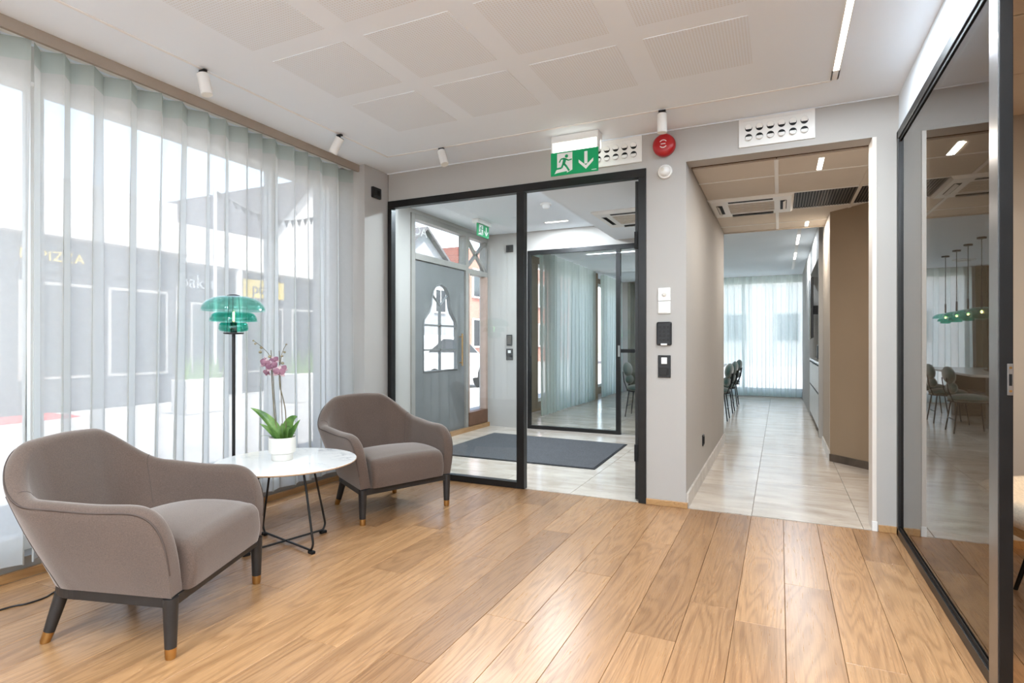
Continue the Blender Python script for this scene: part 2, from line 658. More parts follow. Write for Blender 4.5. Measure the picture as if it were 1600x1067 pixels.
def dup(root, loc, rot=None, label=None, group=None):
    def cp(o, parent):
        c = o.copy()
        COL.objects.link(c)
        if parent is not None:
            c.parent = parent
        for ch in list(o.children):
            cp(ch, c)
        return c
    r = cp(root, None)
    r.location = loc
    if rot is not None:
        r.rotation_euler = rot
    if label:
        r['label'] = label
    if group:
        r['group'] = group
    return r


def text(name, body, size, mat, parent=None, loc=(0, 0, 0), rot=(0, 0, 0), extrude=0.004, align='CENTER', space=1.0, xs=1.0):
    c = bpy.data.curves.new(name, 'FONT')
    c.body = body
    c.size = size
    c.extrude = extrude
    c.align_x = align
    c.align_y = 'CENTER'
    c.space_character = space
    c.materials.append(M[mat])
    tmp = bpy.data.objects.new(name, c)
    COL.objects.link(tmp)
    me = bpy.data.meshes.new_from_object(tmp.evaluated_get(bpy.context.evaluated_depsgraph_get()))
    bpy.data.objects.remove(tmp)
    o = bpy.data.objects.new(name, me)
    COL.objects.link(o)
    o.location = loc
    o.rotation_euler = rot
    o.scale = (xs, 1, 1)
    if parent is not None:
        o.parent = parent
    return o


ROT_PX = (pi / 2, 0, pi / 2)      # flat art facing +x
ROT_NY = (pi / 2, 0, 0)           # flat art facing -y

# ------------------------------------------------------------------ dimensions
ZC = 2.65
YB = 4.10
XL = -3.15
XR = 0.65

# ================================================================== ROOM SHELL
# main floor: oak planks over a dark sub floor
floor = struct('floor', MB().box(-3.36, 4.0, -3.0, YB + 0.02, -0.08, -0.012), 'joint')
PITCH = 0.192
fixed_ends = {}
for x, y in ((-1.24, 3.26), (-0.85, 2.74), (-0.46, 2.25), (-1.05, 2.14), (-0.65, 3.32), (-0.08, 2.535), (0.115, 3.02), (0.49, 3.52)):
    fixed_ends.setdefault(round((x - 0.021) // PITCH), []).append(y)
rp = random.Random(11)
for k in range(-18, 21):
    x0 = 0.021 + k * PITCH
    x1 = x0 + PITCH
    x0c, x1c = max(x0, -3.34), min(x1, 3.98)
    if x1c - x0c < 0.01:
        continue
    lo, hi = (-2.98, YB) if x1c < 0.9 else (-0.5, YB)
    ends = sorted(fixed_ends.get(k, []))
    ys = [lo]
    if ends:
        e = ends[0]
        seq = [e]
        while seq[0] - lo > 1.9:
            seq.insert(0, seq[0] - rp.uniform(1.3, 1.9))
        ys += [q for q in seq if q > lo + 0.25]
        while hi - ys[-1] > 2.3:
            ys.append(ys[-1] + rp.uniform(1.3, 1.9))
    else:
        y = lo + rp.uniform(0.5, 1.9)
        while y < hi - 0.3:
            ys.append(y)
            y += rp.uniform(1.3, 2.1)
    ys.append(hi)
    for a, b in zip(ys[:-1], ys[1:]):
        g = 0.0007
        hx, hy = (x1c - x0c) / 2 - g, (b - a) / 2 - g
        obj('plank', MB().chamfer(-hx, hx, -hy, hy, -0.012, 0, 0.0012), 'oak', floor, ((x0c + x1c) / 2, (a + b) / 2, 0))

# stone floor of vestibule, corridor, dining room
sfl = struct('floor_stone', MB().box(-3.7, 4.2, YB + 0.02, 13.5, -0.08, -0.010), 'grout')
TX, TY = 0.64, 0.66
kx = -6
xs = [-0.17 + TX * k for k in range(-6, 5)]
for i, x0 in enumerate(xs):
    x1 = x0 + TX
    x0c, x1c = max(x0, -3.69), min(x1, 2.2)
    if x1c - x0c < 0.03:
        continue
    y = YB + 0.02
    nxt = {0: 4.50, 1: 4.27}[i % 2]
    while y < 13.45:
        y1 = min(nxt, 13.45)
        if y1 - y > 0.02 and not (x0c > 1.2 and y < 4.2):
            g = 0.0015
            hx, hy = (x1c - x0c) / 2 - g, (y1 - y) / 2 - g
            obj('tile', MB().chamfer(-hx, hx, -hy, hy, -0.010, 0, 0.0010), 'stone', sfl, ((x0c + x1c) / 2, (y + y1) / 2, 0))
        y = y1
        nxt = y1 + TY

# ceiling of the room with perforated gypsum squares
ceil = struct('ceiling', MB().box(-3.72, 0.70, -3.0, YB + 0.15, ZC, ZC + 0.12), 'ceiling')
for x0 in (-2.445, -1.835, -1.225, -0.612):
    for j in range(0, 9):
        y0 = 2.815 - 0.615 * j
        obj('ceiling_panel', MB().box(-0.24, 0.24, -0.245, 0.245, -0.0025, 0), 'perf', ceil, (x0 + 0.24, y0 + 0.245, ZC))

# back wall: piece beside the curtain, headers, pillar, right end
wb = MB()
wb.box(-3.14, -0.865, YB, YB + 0.15, 2.402, ZC)
wb.box(-0.59, 0.537, YB, YB + 0.15, 2.412, ZC)
wb.box(0.537, 4.0, YB, YB + 0.15, 0, ZC)
struct('wall_back', wb, 'wall')
struct('wall_corridor', MB().box(-0.865, -0.59, YB, 7.05, 0, ZC), 'wall')
struct('wall_left', MB().box(-3.72, XL, 3.79, YB + 0.15, 0, ZC), 'wall')
# thin edge bead between wall and ceiling
tb = MB()
tb.box(XL, XR, YB - 0.006, YB, ZC - 0.006, ZC)
struct('trim_1', tb, 'ceiling')
# right partition header, unseen wall behind added to close off light, rear wall
wr = MB()
wr.box(XR, 0.72, -3.0, YB, 2.415, ZC)
wr.box(XR, 0.72, -3.0, 1.25, 0, 2.415)
struct('wall_right', wr, 'ceiling')
wq = MB()
wq.box(-3.72, -1.4, -3.12, -3.0, 0, ZC).box(0.45, 0.72, -3.12, -3.0, 0, ZC).box(-1.4, 0.45, -3.12, -3.0, 2.5, ZC).box(-1.4, 0.45, -3.12, -3.0, 0, 0.1)
struct('wall_rear', wq, 'wall')
added_win = struct('added_window', loc=(0, 0, 0))  # unseen rear window, added so daylight brightens the ceiling
for x in (-1.37, -0.47, 0.42):
    obj('mullion', MB().box(x - 0.03, x + 0.03, -3.08, -3.03, 0.1, 2.5), 'white_metal', added_win)
for a_, b_ in ((-1.34, -0.50), (-0.44, 0.39)):
    obj('pane', MB().box(a_, b_, -3.06, -3.05, 0.1, 2.5), 'win', added_win)
struct('roof', MB().box(-3.80, 4.3, -3.3, 13.6, 2.80, 3.0), 'shopwhite')  # unseen slab, added above the ceilings to keep the sun out

# oak skirtings
tr = MB()
tr.box(-3.362, -3.34, -3.0, 3.79, 0, 0.045)
struct('baseboard_left', tr, 'oak_trim', bevel=0.003)
tr = MB()
tr.box(-0.865, -0.578, YB - 0.014, YB, 0, 0.042)
tr.box(0.545, XR, YB - 0.014, YB, 0, 0.042)
struct('baseboard_back', tr, 'oak_trim', bevel=0.003)
# sill block under the shop window
struct('trim_2', MB().box(-3.70, -3.362, -3.0, 3.79, 0, 0.10), 'greywood')
# taupe fascia in front of the curtain rail
struct('trim_3', MB().box(-3.225, -3.205, -3.0, 3.79, 2.592, ZC), 'fascia')

# shop window behind the curtain
win = struct('window_1', loc=(0, 0, 0))
f = MB()
f.box(-3.56, -3.47, -3.0, 3.79, 0.10, 0.17)
f.box(-3.60, -3.42, -3.0, 3.79, 2.47, ZC)
obj('window_frame', f, 'white_metal', win)
for y in (-2.95, -1.45, 0.05, 1.62, 3.15, 3.76):
    obj('mullion', MB().box(-3.56, -3.48, y - 0.03, y + 0.03, 0.17, 2.47), 'white_metal', win)
for a, b in ((-2.92, -1.48), (-1.42, 0.02), (0.08, 1.59), (1.65, 3.12), (3.18, 3.73)):
    obj('pane', MB().box(-3.525, -3.515, a, b, 0.17, 2.47), 'win', win)


# ================================================================== CURTAINS
def curtain(name, label, y0, y1, xc, ztop, zbot, wav, amp, seed, mat='sheer', tape='sheer_tape', axis='y', ov=0.22, group=None):
    r = random.Random(seed)
    n = max(2, int(round((y1 - y0) / wav)))
    per = 22
    A = [amp * r.uniform(0.75, 1.15) for _ in range(n + 2)]
    W = [r.uniform(0.75, 1.3) for _ in range(n)]
    s = sum(W)
    W = [q * (y1 - y0) / s for q in W]
    starts = [y0]
    for q in W:
        starts.append(starts[-1] + q)
    ph = [r.uniform(0, 6.28) for _ in range(5)]
    zs = [ztop, ztop - 0.055, ztop - 0.11, ztop - 0.16, ztop - 0.25, ztop - 0.45, ztop - 0.75, ztop - 1.1, ztop - 1.5, ztop - 1.9, zbot + 0.25, zbot + 0.12, zbot + 0.04, zbot]

    def pt(i, z):
        k = min(i // per, n - 1)
        u = (i - k * per) / per
        d = (ztop - z) / (ztop - zbot)
        a = A[k] * (1 - u) + A[k + 1] * u
        a *= 1.0 - 0.18 * d + 0.22 * sin(ph[0] + k * 1.7) * d
        y = starts[k] + W[k] * u - ov * W[k] * (0.55 + 0.8 * d) * sin(4 * pi * u) * 0.5
        y += 0.03 * d * sin(ph[1] + 2.1 * y) + 0.012 * d * sin(ph[2] + 9 * y)
        x = xc + a * cos(2 * pi * u) + 0.016 * d * sin(ph[3] + 3.3 * y)
        return (x, y, z) if axis == 'y' else (y, x, z)
    root = thing(name, label, 'curtain', (0, 0, 0), 0, group)
    nu = n * per + 1
    hem = 0.105
    za = [z for z in zs if z > ztop - hem - 1e-3]
    za = sorted(set(za + [ztop - hem]), reverse=True)
    zb = sorted(set([ztop - hem] + [z for z in zs if z < ztop - hem]), reverse=True)
    obj('header_tape', MB().grid(lambda i, j: pt(i, za[j]), nu, len(za)), tape, root, smooth=180)
    obj('fabric', MB().grid(lambda i, j: pt(i, zb[j]), nu, len(zb)), mat, root, smooth=180)
    # folded hem at the foot: a second layer of cloth
    zh = [zbot + 0.075, zbot + 0.03, zbot]
    off = 0.002
    obj('hem', MB().grid(lambda i, j: tuple(c + (off if q == (0 if axis == 'y' else 1) else 0) for q, c in enumerate(pt(i, zh[j]))), nu, 3), mat, root, smooth=180)
    return root


curtain('sheer_curtain', 'darker white sheer curtain panel at the left edge of the photo, overlapping its neighbour', -2.9, 1.480, -3.280, 2.602, 0.095, 0.17, 0.045, 3)
curtain('sheer_curtain', 'wide white sheer curtain hanging behind the teal floor lamp and armchairs', 1.500, 3.765, -3.290, 2.602, 0.10, 0.148, 0.040, 5)
obj_rail = obj('curtain_rail', MB().box(-3.31, -3.275, -2.95, 3.78, 2.615, 2.648), 'white_metal')
tag(obj_rail, 'slim white ceiling rail above the white sheer curtains', 'rail')


# ================================================================== ARMCHAIRS
def lerp(a, b, t):
    return a + (b - a) * t


def smooth01(t):
    t = max(0.0, min(1.0, t))
    return t * t * (3 - 2 * t)


def u_curve(front, hw_front, hw_back, back, rad, s):
    """point and outward normal on a U (open to +x). s in [0,1]: right arm front -> back -> left arm front"""
    # build polyline once per call set (cheap)
    pts = []
    side = -1
    n1 = 30
    ax, ay = front, hw_front
    bx, by = back + rad, hw_back
    for i in range(n1 + 1):
        t = i / n1
        pts.append((lerp(ax, bx, t), -lerp(ay, by, t)))
    for i in range(1, 17):
        t = i / 16 * pi / 2
        pts.append((back + rad - rad * sin(t), -(by - rad) - rad * cos(t)))
    half = pts
    full = half + [(x, -y) for x, y in reversed(half)][0:]
    return full


def resample(poly, ss):
    P = [Vector((x, y)) for x, y in poly]
    L = [0.0]
    for a, b in zip(P[:-1], P[1:]):
        L.append(L[-1] + (b - a).length)
    tot = L[-1]
    out = []
    j = 0
    for s in ss:
        d = s * tot
        while j < len(P) - 2 and L[j + 1] < d:
            j += 1
        seg = max(1e-9, L[j + 1] - L[j])
        out.append(P[j].lerp(P[j + 1], min(1, max(0, (d - L[j]) / seg))))
    return out, tot


def make_armchair():
    root = thing('armchair', '', 'armchair')
    ZR = 0.225
    # parameter list, dense at both arm fronts
    ss = []
    nE, nM = 22, 90
    eE = 0.098
    for i in range(nE):
        ss.append(eE * (1 - cos(pi / 2 * i / nE)))
    for i in range(nM + 1):
        ss.append(eE + (1 - 2 * eE) * i / nM)
    for i in range(nE - 1, -1, -1):
        ss.append(1 - eE * (1 - cos(pi / 2 * i / nE)))
    base, tot = resample(u_curve(0.285, 0.345, 0.285, -0.305, 0.19, 0), ss)
    top, _ = resample(u_curve(0.298, 0.380, 0.405, -0.448, 0.26, 0), ss)
    nS = len(ss)
    TH = 0.072

    def hgt(s):
        q = min(s, 1 - s)
        arm = 0.565 + 0.02 * smooth01((q - 0.12) / 0.15)
        b = smooth01((q - 0.245) / 0.175)
        h = lerp(arm, 0.757, b)
        h += 0.014 * smooth01((q - 0.36) / 0.14)
        if q < eE:
            k = 1 - q / eE
            h = ZR + 0.004 + (h - ZR - 0.004) * (1 - k ** 3.2) ** (1 / 3.0)
        return h
    prof = []
    nO, nA, nI = 9, 8, 7

    def nrm(i):
        a = top[max(i - 1, 0)]
        b = top[min(i + 1, nS - 1)]
        d = (b - a).normalized()
        n = Vector((-d.y, d.x))
        return n

    def ring(i):
        s = ss[i]
        h = hgt(s)
        q = min(s, 1 - s)
        n = nrm(i)
        # full-height wall line at this station
        hf = max(h, ZR + 0.001)
        hfull = lerp(0.575, 0.76, smooth01((q - 0.245) / 0.175))
        r = min(TH / 2, (h - ZR) * 0.5)
        pts = []

        def wall(z):
            t = (z - ZR) / (hfull - ZR)
            tt = t ** 1.05
            p = base[i].lerp(top[i], tt)
            belly = 0.012 * sin(pi * min(1, t))
            return p + n * belly
        for k in range(nO):
            z = lerp(ZR, h - r, k / (nO - 1))
            p = wall(z)
            pts.append((p.x, p.y, z))
        for k in range(1, nA):
            t = pi * k / nA
            p = wall(h - r) - n * (TH / 2 - TH / 2 * cos(t))
            pts.append((p.x, p.y, h - r + r * sin(t)))
        zi = min(0.36, h - r)
        for k in range(nI):
            z = lerp(h - r, zi, k / (nI - 1))
            p = wall(z) - n * TH
            pts.append((p.x, p.y, z))
        p = wall(ZR) - n * TH
        pts.append((p.x, p.y, ZR))
        return pts
    rings = [ring(i) for i in range(nS)]
    m = len(rings[0])
    sh = MB().grid(lambda i, j: rings[i][j], nS, m)
    obj('shell', sh, 'chair', root, smooth=70)
    # piping along the outer upper edge and two upright seams
    pp = [rings[i][nO] for i in range(2, nS - 2)]
    obj('piping', MB().tube(pp, 0.0035, 6), 'piping', root, smooth=60)
    for sgn in (0.30, 0.70):
        i = min(range(nS), key=lambda q: abs(ss[q] - sgn))
        line = [rings[i][k] for k in range(0, nO)]
        obj('seam', MB().tube(line, 0.0022, 6), 'piping', root, smooth=60)
    for sgn in (0.285, 0.715):
        i = min(range(nS), key=lambda q: abs(ss[q] - sgn))
        line = [rings[i][k] for k in range(nO + 2, m - 2)]
        obj('seam', MB().tube(line, 0.0014, 6), 'piping', root, smooth=60)
    # seat cushion: crowned block, front face slightly proud of the arms
    nx, ny, nz = 18, 16, 1

    def hw(x):
        return lerp(0.235, 0.273, smooth01((x + 0.36) / 0.66))
    ringsS = []
    X0, X1 = -0.20, 0.318
    ZT = 0.405
    st = MB()
    # cross-section loop in x-z (side profile) swept along y with edge rounding
    prof = []
    R = 0.055
    prof.append((X0, 0.228))
    prof.append((X0, ZT - 0.03))
    for i in range(1, 12):
        t = i / 12
        prof.append((lerp(X0, X1 - R, t), ZT + 0.022 * sin(pi * min(1, t * 0.95)) - 0.03 * (1 - t) ** 3))
    for i in range(0, 9):
        t = pi / 2 * i / 8
        prof.append((X1 - R + R * sin(t), ZT - R + R * cos(t)))
    for i in range(1, 6):
        t = i / 5
        prof.append((X1 - 0.006 * t + 0.008 * sin(pi * t), lerp(ZT - R, 0.228, t)))
    npf = len(prof)
    ysn = [-1, -0.985, -0.95, -0.88, -0.7, -0.45, -0.2, 0, 0.2, 0.45, 0.7, 0.88, 0.95, 0.985, 1]
    inset = [0.022, 0.010, 0.0035, 0, 0, 0, 0, 0, 0, 0, 0, 0, 0.0035, 0.010, 0.022]
    cx, cz = -0.02, 0.31

    def sp(j, k):
        x, z = prof[k]
        e = inset[j]
        x2 = x - math.copysign(e, x - cx) if abs(x - cx) > e else x
        z2 = z - e if z > 0.3 else z
        return (x2, ysn[j] * hw(x), z2 + 0.012 * (1 - ysn[j] ** 2) * (1 if z > 0.36 else 0))
    st.grid(sp, len(ysn), npf)
    for j in (0, len(ysn) - 1):
        st.add([sp(j, k) for k in range(npf)], [tuple(range(npf))])
    obj('seat_cushion', st, 'chair', root, smooth=50)
    # black rail under the upholstery
    bo, _ = resample(u_curve(0.285, 0.340, 0.280, -0.300, 0.185, 0), [i / 60 for i in range(61)])
    poly = [(p.x, p.y) for p in bo]
    rail = MB().prism(poly, 0.186, 0.2245)
    obj('rail', rail, 'blackwood', root, bevel=0.003)
    fx = 0.27
    for sy in (-1, 1):
        lg = MB()
        y = sy * 0.325
        lg.tube([(fx, y, 0.222), (fx, y, 0.186), (fx, y, 0.12), (fx, y, 0.04)], [0.026, 0.026, 0.0235, 0.0205], 12)
        lo = obj('leg', lg, 'blackwood', root, smooth=40)
        t = obj('tip', MB().tube([(fx, y, 0.04), (fx, y, 0.006), (fx, y, 0.0)], [0.0207, 0.0192, 0.0175], 12), 'brass', lo, smooth=40)
        t['label'] = 'brass leg tip'
        lg = MB()
        a = Vector((-0.235, sy * 0.205, 0.188))
        b = Vector((-0.282, sy * 0.232, 0.0))
        mid = a.lerp(b, 0.785)
        lg.tube([a + Vector((0.004, 0, 0.03)), a, a.lerp(b, 0.4), mid], [0.025, 0.025, 0.0225, 0.0195], 12)
        lo = obj('leg', lg, 'blackwood', root, smooth=40)
        t = obj('tip', MB().tube([mid, b + Vector((0, 0, 0.006)), b], [0.0197, 0.018, 0.0168], 12), 'brass', lo, smooth=40)
        t['label'] = 'brass leg tip'
    return root


ac1 = make_armchair()
a1 = math.atan2(0.396, 0.918)
c1 = Vector((-2.14, 1.647)) - Vector((cos(a1), sin(a1))) * 0.27
ac1.location = (c1.x, c1.y, 0)
ac1.rotation_euler = (0, 0, a1)
ac1['label'] = 'large near taupe armchair with black legs, in front of the round table'
ac1['group'] = 'taupe lounge armchairs'
a2 = math.atan2(-0.38, 0.925)
c2 = Vector((-2.26, 3.15)) - Vector((cos(a2), sin(a2))) * 0.27
dup(ac1, (c2.x, c2.y, 0), (0, 0, a2), 'farther taupe armchair beside the black framed glass front', 'taupe lounge armchairs')

# ================================================================== COFFEE TABLE
TZ = 0.48
ct = thing('coffee_table', 'round white marble coffee table on thin black crossed legs between the armchairs', 'table', (-2.555, 2.40, 0))
obj('tabletop', MB().lathe([(0.0001, 0), (0.374, 0), (0.385, 0.004), (0.385, 0.0105), (0.3835, 0.012), (0.0001, 0.012)], 72, (0, 0, TZ - 0.012)), 'marble', ct, smooth=40)
e_ = obj('edge_band', MB().lathe([(0.372, -0.002), (0.3856, 0.0035), (0.3862, 0.0075), (0.3851, 0.009)], 72, (0, 0, TZ - 0.012)), 'tan', ct, smooth=40)
e_['label'] = 'tan coloured edge'
for dx, dy in ((0.258, -0.057), (0.058, 0.247)):
    def leg_pt(k, z):
        return (dx * k, dy * k, z)
    q = []
    for sg in (1, -1):
        arm = [leg_pt(sg * 0.60, TZ - 0.014), leg_pt(sg * 0.72, 0.36), leg_pt(sg * 0.88, 0.18), leg_pt(sg * 0.975, 0.07)]
        for t in range(1, 6):
            b = pi / 2 * t / 6
            arm.append(leg_pt(sg * (0.985 - 0.10 * (1 - cos(b))), 0.07 - 0.047 * sin(b) - 0.004 * t / 6))
        arm.append(leg_pt(sg * 0.86, 0.017))
        q.append(arm)
    path = q[0] + list(reversed(q[1]))
    zoff = 0.0 if dx > 0.1 else 0.004
    path = [(x, y, z + (zoff if z < 0.02 else 0)) for x, y, z in path]
    lg = obj('leg_frame', MB().tube(path, 0.0062, 8), 'black_metal', ct, smooth=50)
    for sg in (1, -1):
        obj('foot_pad', MB().box(-0.02, 0.02, -0.012, 0.012, 0, 0.016), 'gasket', lg, (dx * sg * 0.93, dy * sg * 0.93, 0), (0, 0, math.atan2(dy, dx)), bevel=0.003)

# ================================================================== ORCHID
SC = 0.00368
RX = Vector((cos(YAW), sin(YAW), 0))
FX = Vector((-sin(YAW), cos(YAW), 0))
PO = Vector((-2.589, 2.399, TZ))
orc = thing('orchid_plant', 'pink spotted orchid in a white fluted pot on the marble table', 'plant', PO)


def op(u, v, d=0.0):
    """place on the plant: lateral / upright position measured in the plant's own plane, d metres away from it in depth"""
    q = RX * ((u - 441.5) * SC) + FX * d
    return Vector((q.x, q.y, (716.0 - v) * SC))


nfl = 72


def potpt(i, j):
    prof = [(0.0001, 0.0), (0.054, 0.0), (0.0585, 0.004), (0.059, 0.034), (0.062, 0.040), (0.072, 0.044), (0.0735, 0.05), (0.0735, 0.128), (0.072, 0.131), (0.069, 0.131), (0.067, 0.127), (0.066, 0.10)]
    r, z = prof[j]
    if 0.05 <= z <= 0.128 and r > 0.07:
        r -= 0.0014 * (i % 2)
    t = 2 * pi * i / nfl
    return (r * cos(t), r * sin(t), z)


obj('pot', MB().grid(potpt, nfl, 12, True), 'pot', orc, smooth=50)
obj('soil', MB().lathe([(0.067, 0.112), (0.04, 0.120), (0.0001, 0.122)], 24), 'soil', orc, smooth=60)


def leaf_mesh(base, mid, tip, width, up=Vector((0, 0, 1)), fold=0.25, n=14):
    mb = MB()
    P = []
    for i in range(n + 1):
        t = i / n
        P.append(base * (1 - t) ** 2 + mid * (2 * t * (1 - t)) + tip * t * t)
    rows = []
    for i in range(n + 1):
        t = i / n
        d = (P[min(i + 1, n)] - P[max(i - 1, 0)]).normalized()
        side = d.cross(up)
        side = side.normalized() if side.length > 1e-4 else Vector((1, 0, 0))
        nn = side.cross(d).normalized()
        wv = width * (0.30 * (1 - t) + sin(pi * min(1, t ** 0.85)) ** 0.75 * 0.95) * (1.0 if t < 0.999 else 0.02) * (1 - 0.15 * t)
        wv = max(wv, 0.0008)
        row = []
        for s in (-1, -0.55, 0, 0.55, 1):
            row.append(P[i] + side * (wv * s) + nn * (fold * wv * (abs(s) ** 1.4)))
        for s in (0.55, 0, -0.55):
            row.append(P[i] + side * (wv * s) + nn * (fold * wv * (abs(s) ** 1.4)) - nn * 0.0022)
        rows.append(row)
    m = len(rows[0])
    for i in range(n):
        o = len(mb.v)
        mb.v += [tuple(p) for p in rows[i]] + [tuple(p) for p in rows[i + 1]]
        for k in range(m):
            l = (k + 1) % m
            mb.f.append((o + k, o + l, o + m + l, o + m + k))
    return mb


C0 = op(443, 686)
leafs = [
    (op(442, 690), op(428, 650, -0.02), op(397, 634, -0.04), 0.026, 0.45, 'leaf', RX * 0.5 - FX * 0.85 + Vector((0, 0, 0.5))),
    (op(446, 690), op(450, 652, 0.0), op(470, 647, -0.05), 0.033, 0.20, 'leaf', -FX * 0.95 + Vector((0, 0, 0.35))),
    (op(446, 691), op(462, 670, -0.03), op(476, 651, -0.07), 0.020, 0.25, 'leaf', -FX * 0.9 + Vector((0, 0, 0.6))),
    (op(440, 690), op(428, 668, -0.03), op(412, 658, -0.05), 0.015, 0.35, 'leaf', -FX * 0.8 + Vector((0, 0, 0.6))),
    (op(445, 692), op(454, 664, -0.05), op(461, 664, -0.07), 0.017, 0.35, 'leaf', -FX * 0.9 + Vector((0, 0, 0.4))),
    (op(444, 690), op(446, 668, -0.07), op(452, 655, -0.10), 0.012, 0.3, 'leaf', -FX * 0.9 + Vector((0, 0, 0.3))),
    (op(443, 690), op(432, 672, 0.06), op(420, 668, 0.11), 0.016, 0.3, 'leaf', Vector((0, 0, 1))),
    (op(437, 688), op(428, 676, -0.01), op(410, 678, -0.02), 0.0055, 0.2, 'leaf_grey', Vector((0, 0, 1))),
    (op(450, 688), op(455, 678, -0.01), op(463, 674, -0.02), 0.004, 0.2, 'leaf_grey', Vector((0, 0, 1))),
]
for b, m_, t, wd, fo, mt, up in leafs:
    obj('leaf', leaf_mesh(b, m_, t, wd, up, fo), mt, orc, smooth=60)


def poly_pts(px, n=6):
    """Catmull-Rom through points"""
    P = [px[0]] + px + [px[-1]]
    out = []
    for i in range(1, len(P) - 2):
        for k in range(n):
            t = k / n
            a, b, c, d = P[i - 1], P[i], P[i + 1], P[i + 2]
            out.append(0.5 * ((2 * b) + (c - a) * t + (2 * a - 5 * b + 4 * c - d) * t * t + (3 * b - a - 3 * c + d) * t ** 3))
    out.append(P[-2])
    return out


stemA = poly_pts([op(437, 690), op(431, 650, -0.01), op(427, 600, -0.012), op(426, 575, -0.015), op(424, 555, -0.015), op(413, 541, -0.02), op(400, 530, -0.03)])
stemB = poly_pts([op(447, 690), op(448, 640, -0.015), op(440, 600, -0.02), op(439, 580, -0.02), op(441, 560, -0.02), op(445, 545, -0.02), op(450, 536, -0.02)])
obj('stem', MB().tube(stemA, [0.0034 - 0.002 * i / len(stemA) for i in range(len(stemA))], 7), 'stem', orc, smooth=60)
obj('stem', MB().tube(stemB, [0.0034 - 0.002 * i / len(stemB) for i in range(len(stemB))], 7), 'stem', orc, smooth=60)
for a, b in ((op(434, 690, 0.008), op(423.5, 545, 0.0)), (op(442, 690, 0.01), op(437, 546, -0.005))):
    obj('support_stick', MB().tube([a, a.lerp(b, 0.5), b], 0.0021, 6), 'stem', orc, smooth=60)


def flower(c, size, nrmv, roll):
    """five petals, a darker heart and a lip"""
    q = nrmv.to_track_quat('Z', 'Y').to_matrix()
    rot = q @ Matrix.Rotation(roll, 3, 'Z')

    def petal(ang, ln, wd, lift):
        mb = MB()
        n = 7
        rows = []
        for i in range(n + 1):
            t = i / n
            wv = wd * (sin(pi * (0.12 + 0.86 * t)) ** 0.7)
            for s in (-1, -0.5, 0, 0.5, 1):
                p = Vector((ln * t * cos(ang) - wv * s * sin(ang), ln * t * sin(ang) + wv * s * cos(ang), lift * sin(pi * 0.5 * t) - 0.15 * wv * s * s))
                rows.append(c + rot @ p)
        fs = []
        for i in range(n):
            for k in range(4):
                fs.append((i * 5 + k, i * 5 + k + 1, (i + 1) * 5 + k + 1, (i + 1) * 5 + k))
        return mb.add(rows, fs)
    pet = MB()
    for ang, wd in ((pi / 2, 0.30), (pi * 7 / 6, 0.30), (pi * 11 / 6, 0.30)):
        m2 = petal(ang, size * 0.95, size * wd, -size * 0.05)
        pet.add(m2.v, m2.f)
    root = obj('flower', pet, 'petal', orc, smooth=60)
    p2 = MB()
    for ang in (pi * 0.12, pi * 0.88):
        m2 = petal(ang, size * 0.95, size * 0.48, size * 0.12)
        p2.add(m2.v, m2.f)
    obj('petal', p2, 'petal_dark', root, smooth=60)
    lip = MB().ell(c + rot @ Vector((0, -size * 0.12, size * 0.2)), (size * 0.2, size * 0.26, size * 0.2), 10, 6, rot)
    obj('lip', lip, 'petal_dark', root, smooth=60)
    return root


toC = -FX
for (u, v, d, sz, dx, dz, roll) in ((417, 563, -0.03, 0.034, -0.5, 0.2, 0.2), (421, 566, -0.05, 0.037, -0.2, 0.1, -0.2), (431, 570, -0.05, 0.037, 0.3, 0.1, 0.3),
                                    (421, 580, -0.03, 0.032, -0.6, -0.3, 0.1), (431, 561, -0.02, 0.030, 0.5, 0.4, 0.4), (442, 579, -0.05, 0.039, 0.15, 0.0, -0.1), (445, 575, -0.03, 0.032, 0.7, 0.2, 0.5)):
    flower(op(u, v, d), sz, (toC + RX * dx + Vector((0, 0, dz))).normalized(), roll)
for (u, v, d, s) in ((400, 530, -0.03, 0.006), (403, 535, -0.03, 0.007), (411, 541, -0.02, 0.009), (410, 548, -0.025, 0.010), (424, 555, -0.02, 0.010), (450, 536, -0.02, 0.006), (447, 548, -0.02, 0.008), (443, 554, -0.02, 0.008), (445, 565, -0.03, 0.010)):
    obj('bud', MB().ell(op(u, v, d), (s, s, s * 0.8), 10, 6), 'bud', orc, smooth=60)

# ================================================================== FLOOR LAMP
LX, LY = -2.98, 2.39
fl = thing('floor_lamp', 'slim black floor lamp with three tiered teal glass shades by the curtain', 'lamp', (LX, LY, 0))
obj('base', MB().lathe([(0.0001, 0), (0.118, 0), (0.12, 0.003), (0.12, 0.014), (0.117, 0.018), (0.0001, 0.019)], 40), 'black_metal', fl, smooth=40)
obj('pole', MB().cyl((0, 0, 0.018), (0, 0, 1.205), 0.0095, n=14), 'black_metal', fl, smooth=40)
obj('saucer', MB().lathe([(0.0001, 1.202), (0.052, 1.204), (0.057, 1.208), (0.057, 1.213), (0.0001, 1.216)], 32), 'black_metal', fl, smooth=40)
obj('socket', MB().lathe([(0.0001, 1.214), (0.019, 1.214), (0.019, 1.272), (0.014, 1.276), (0.0001, 1.276)], 18), 'black', fl, smooth=40)


def shade_profile(rt, rb, z0, z1, power=2.2, n=14, th=0.003):
    out = []
    for i in range(n + 1):
        t = i / n
        r = rt + (rb - rt) * (t ** (1 / power)) if power > 0 else rt
        out.append((r, z1 + (z0 - z1) * t))
    inn = [(max(0.0005, r - th), z - (0.0 if k else th)) for k, (r, z) in enumerate(out)]
    return out + list(reversed(inn))


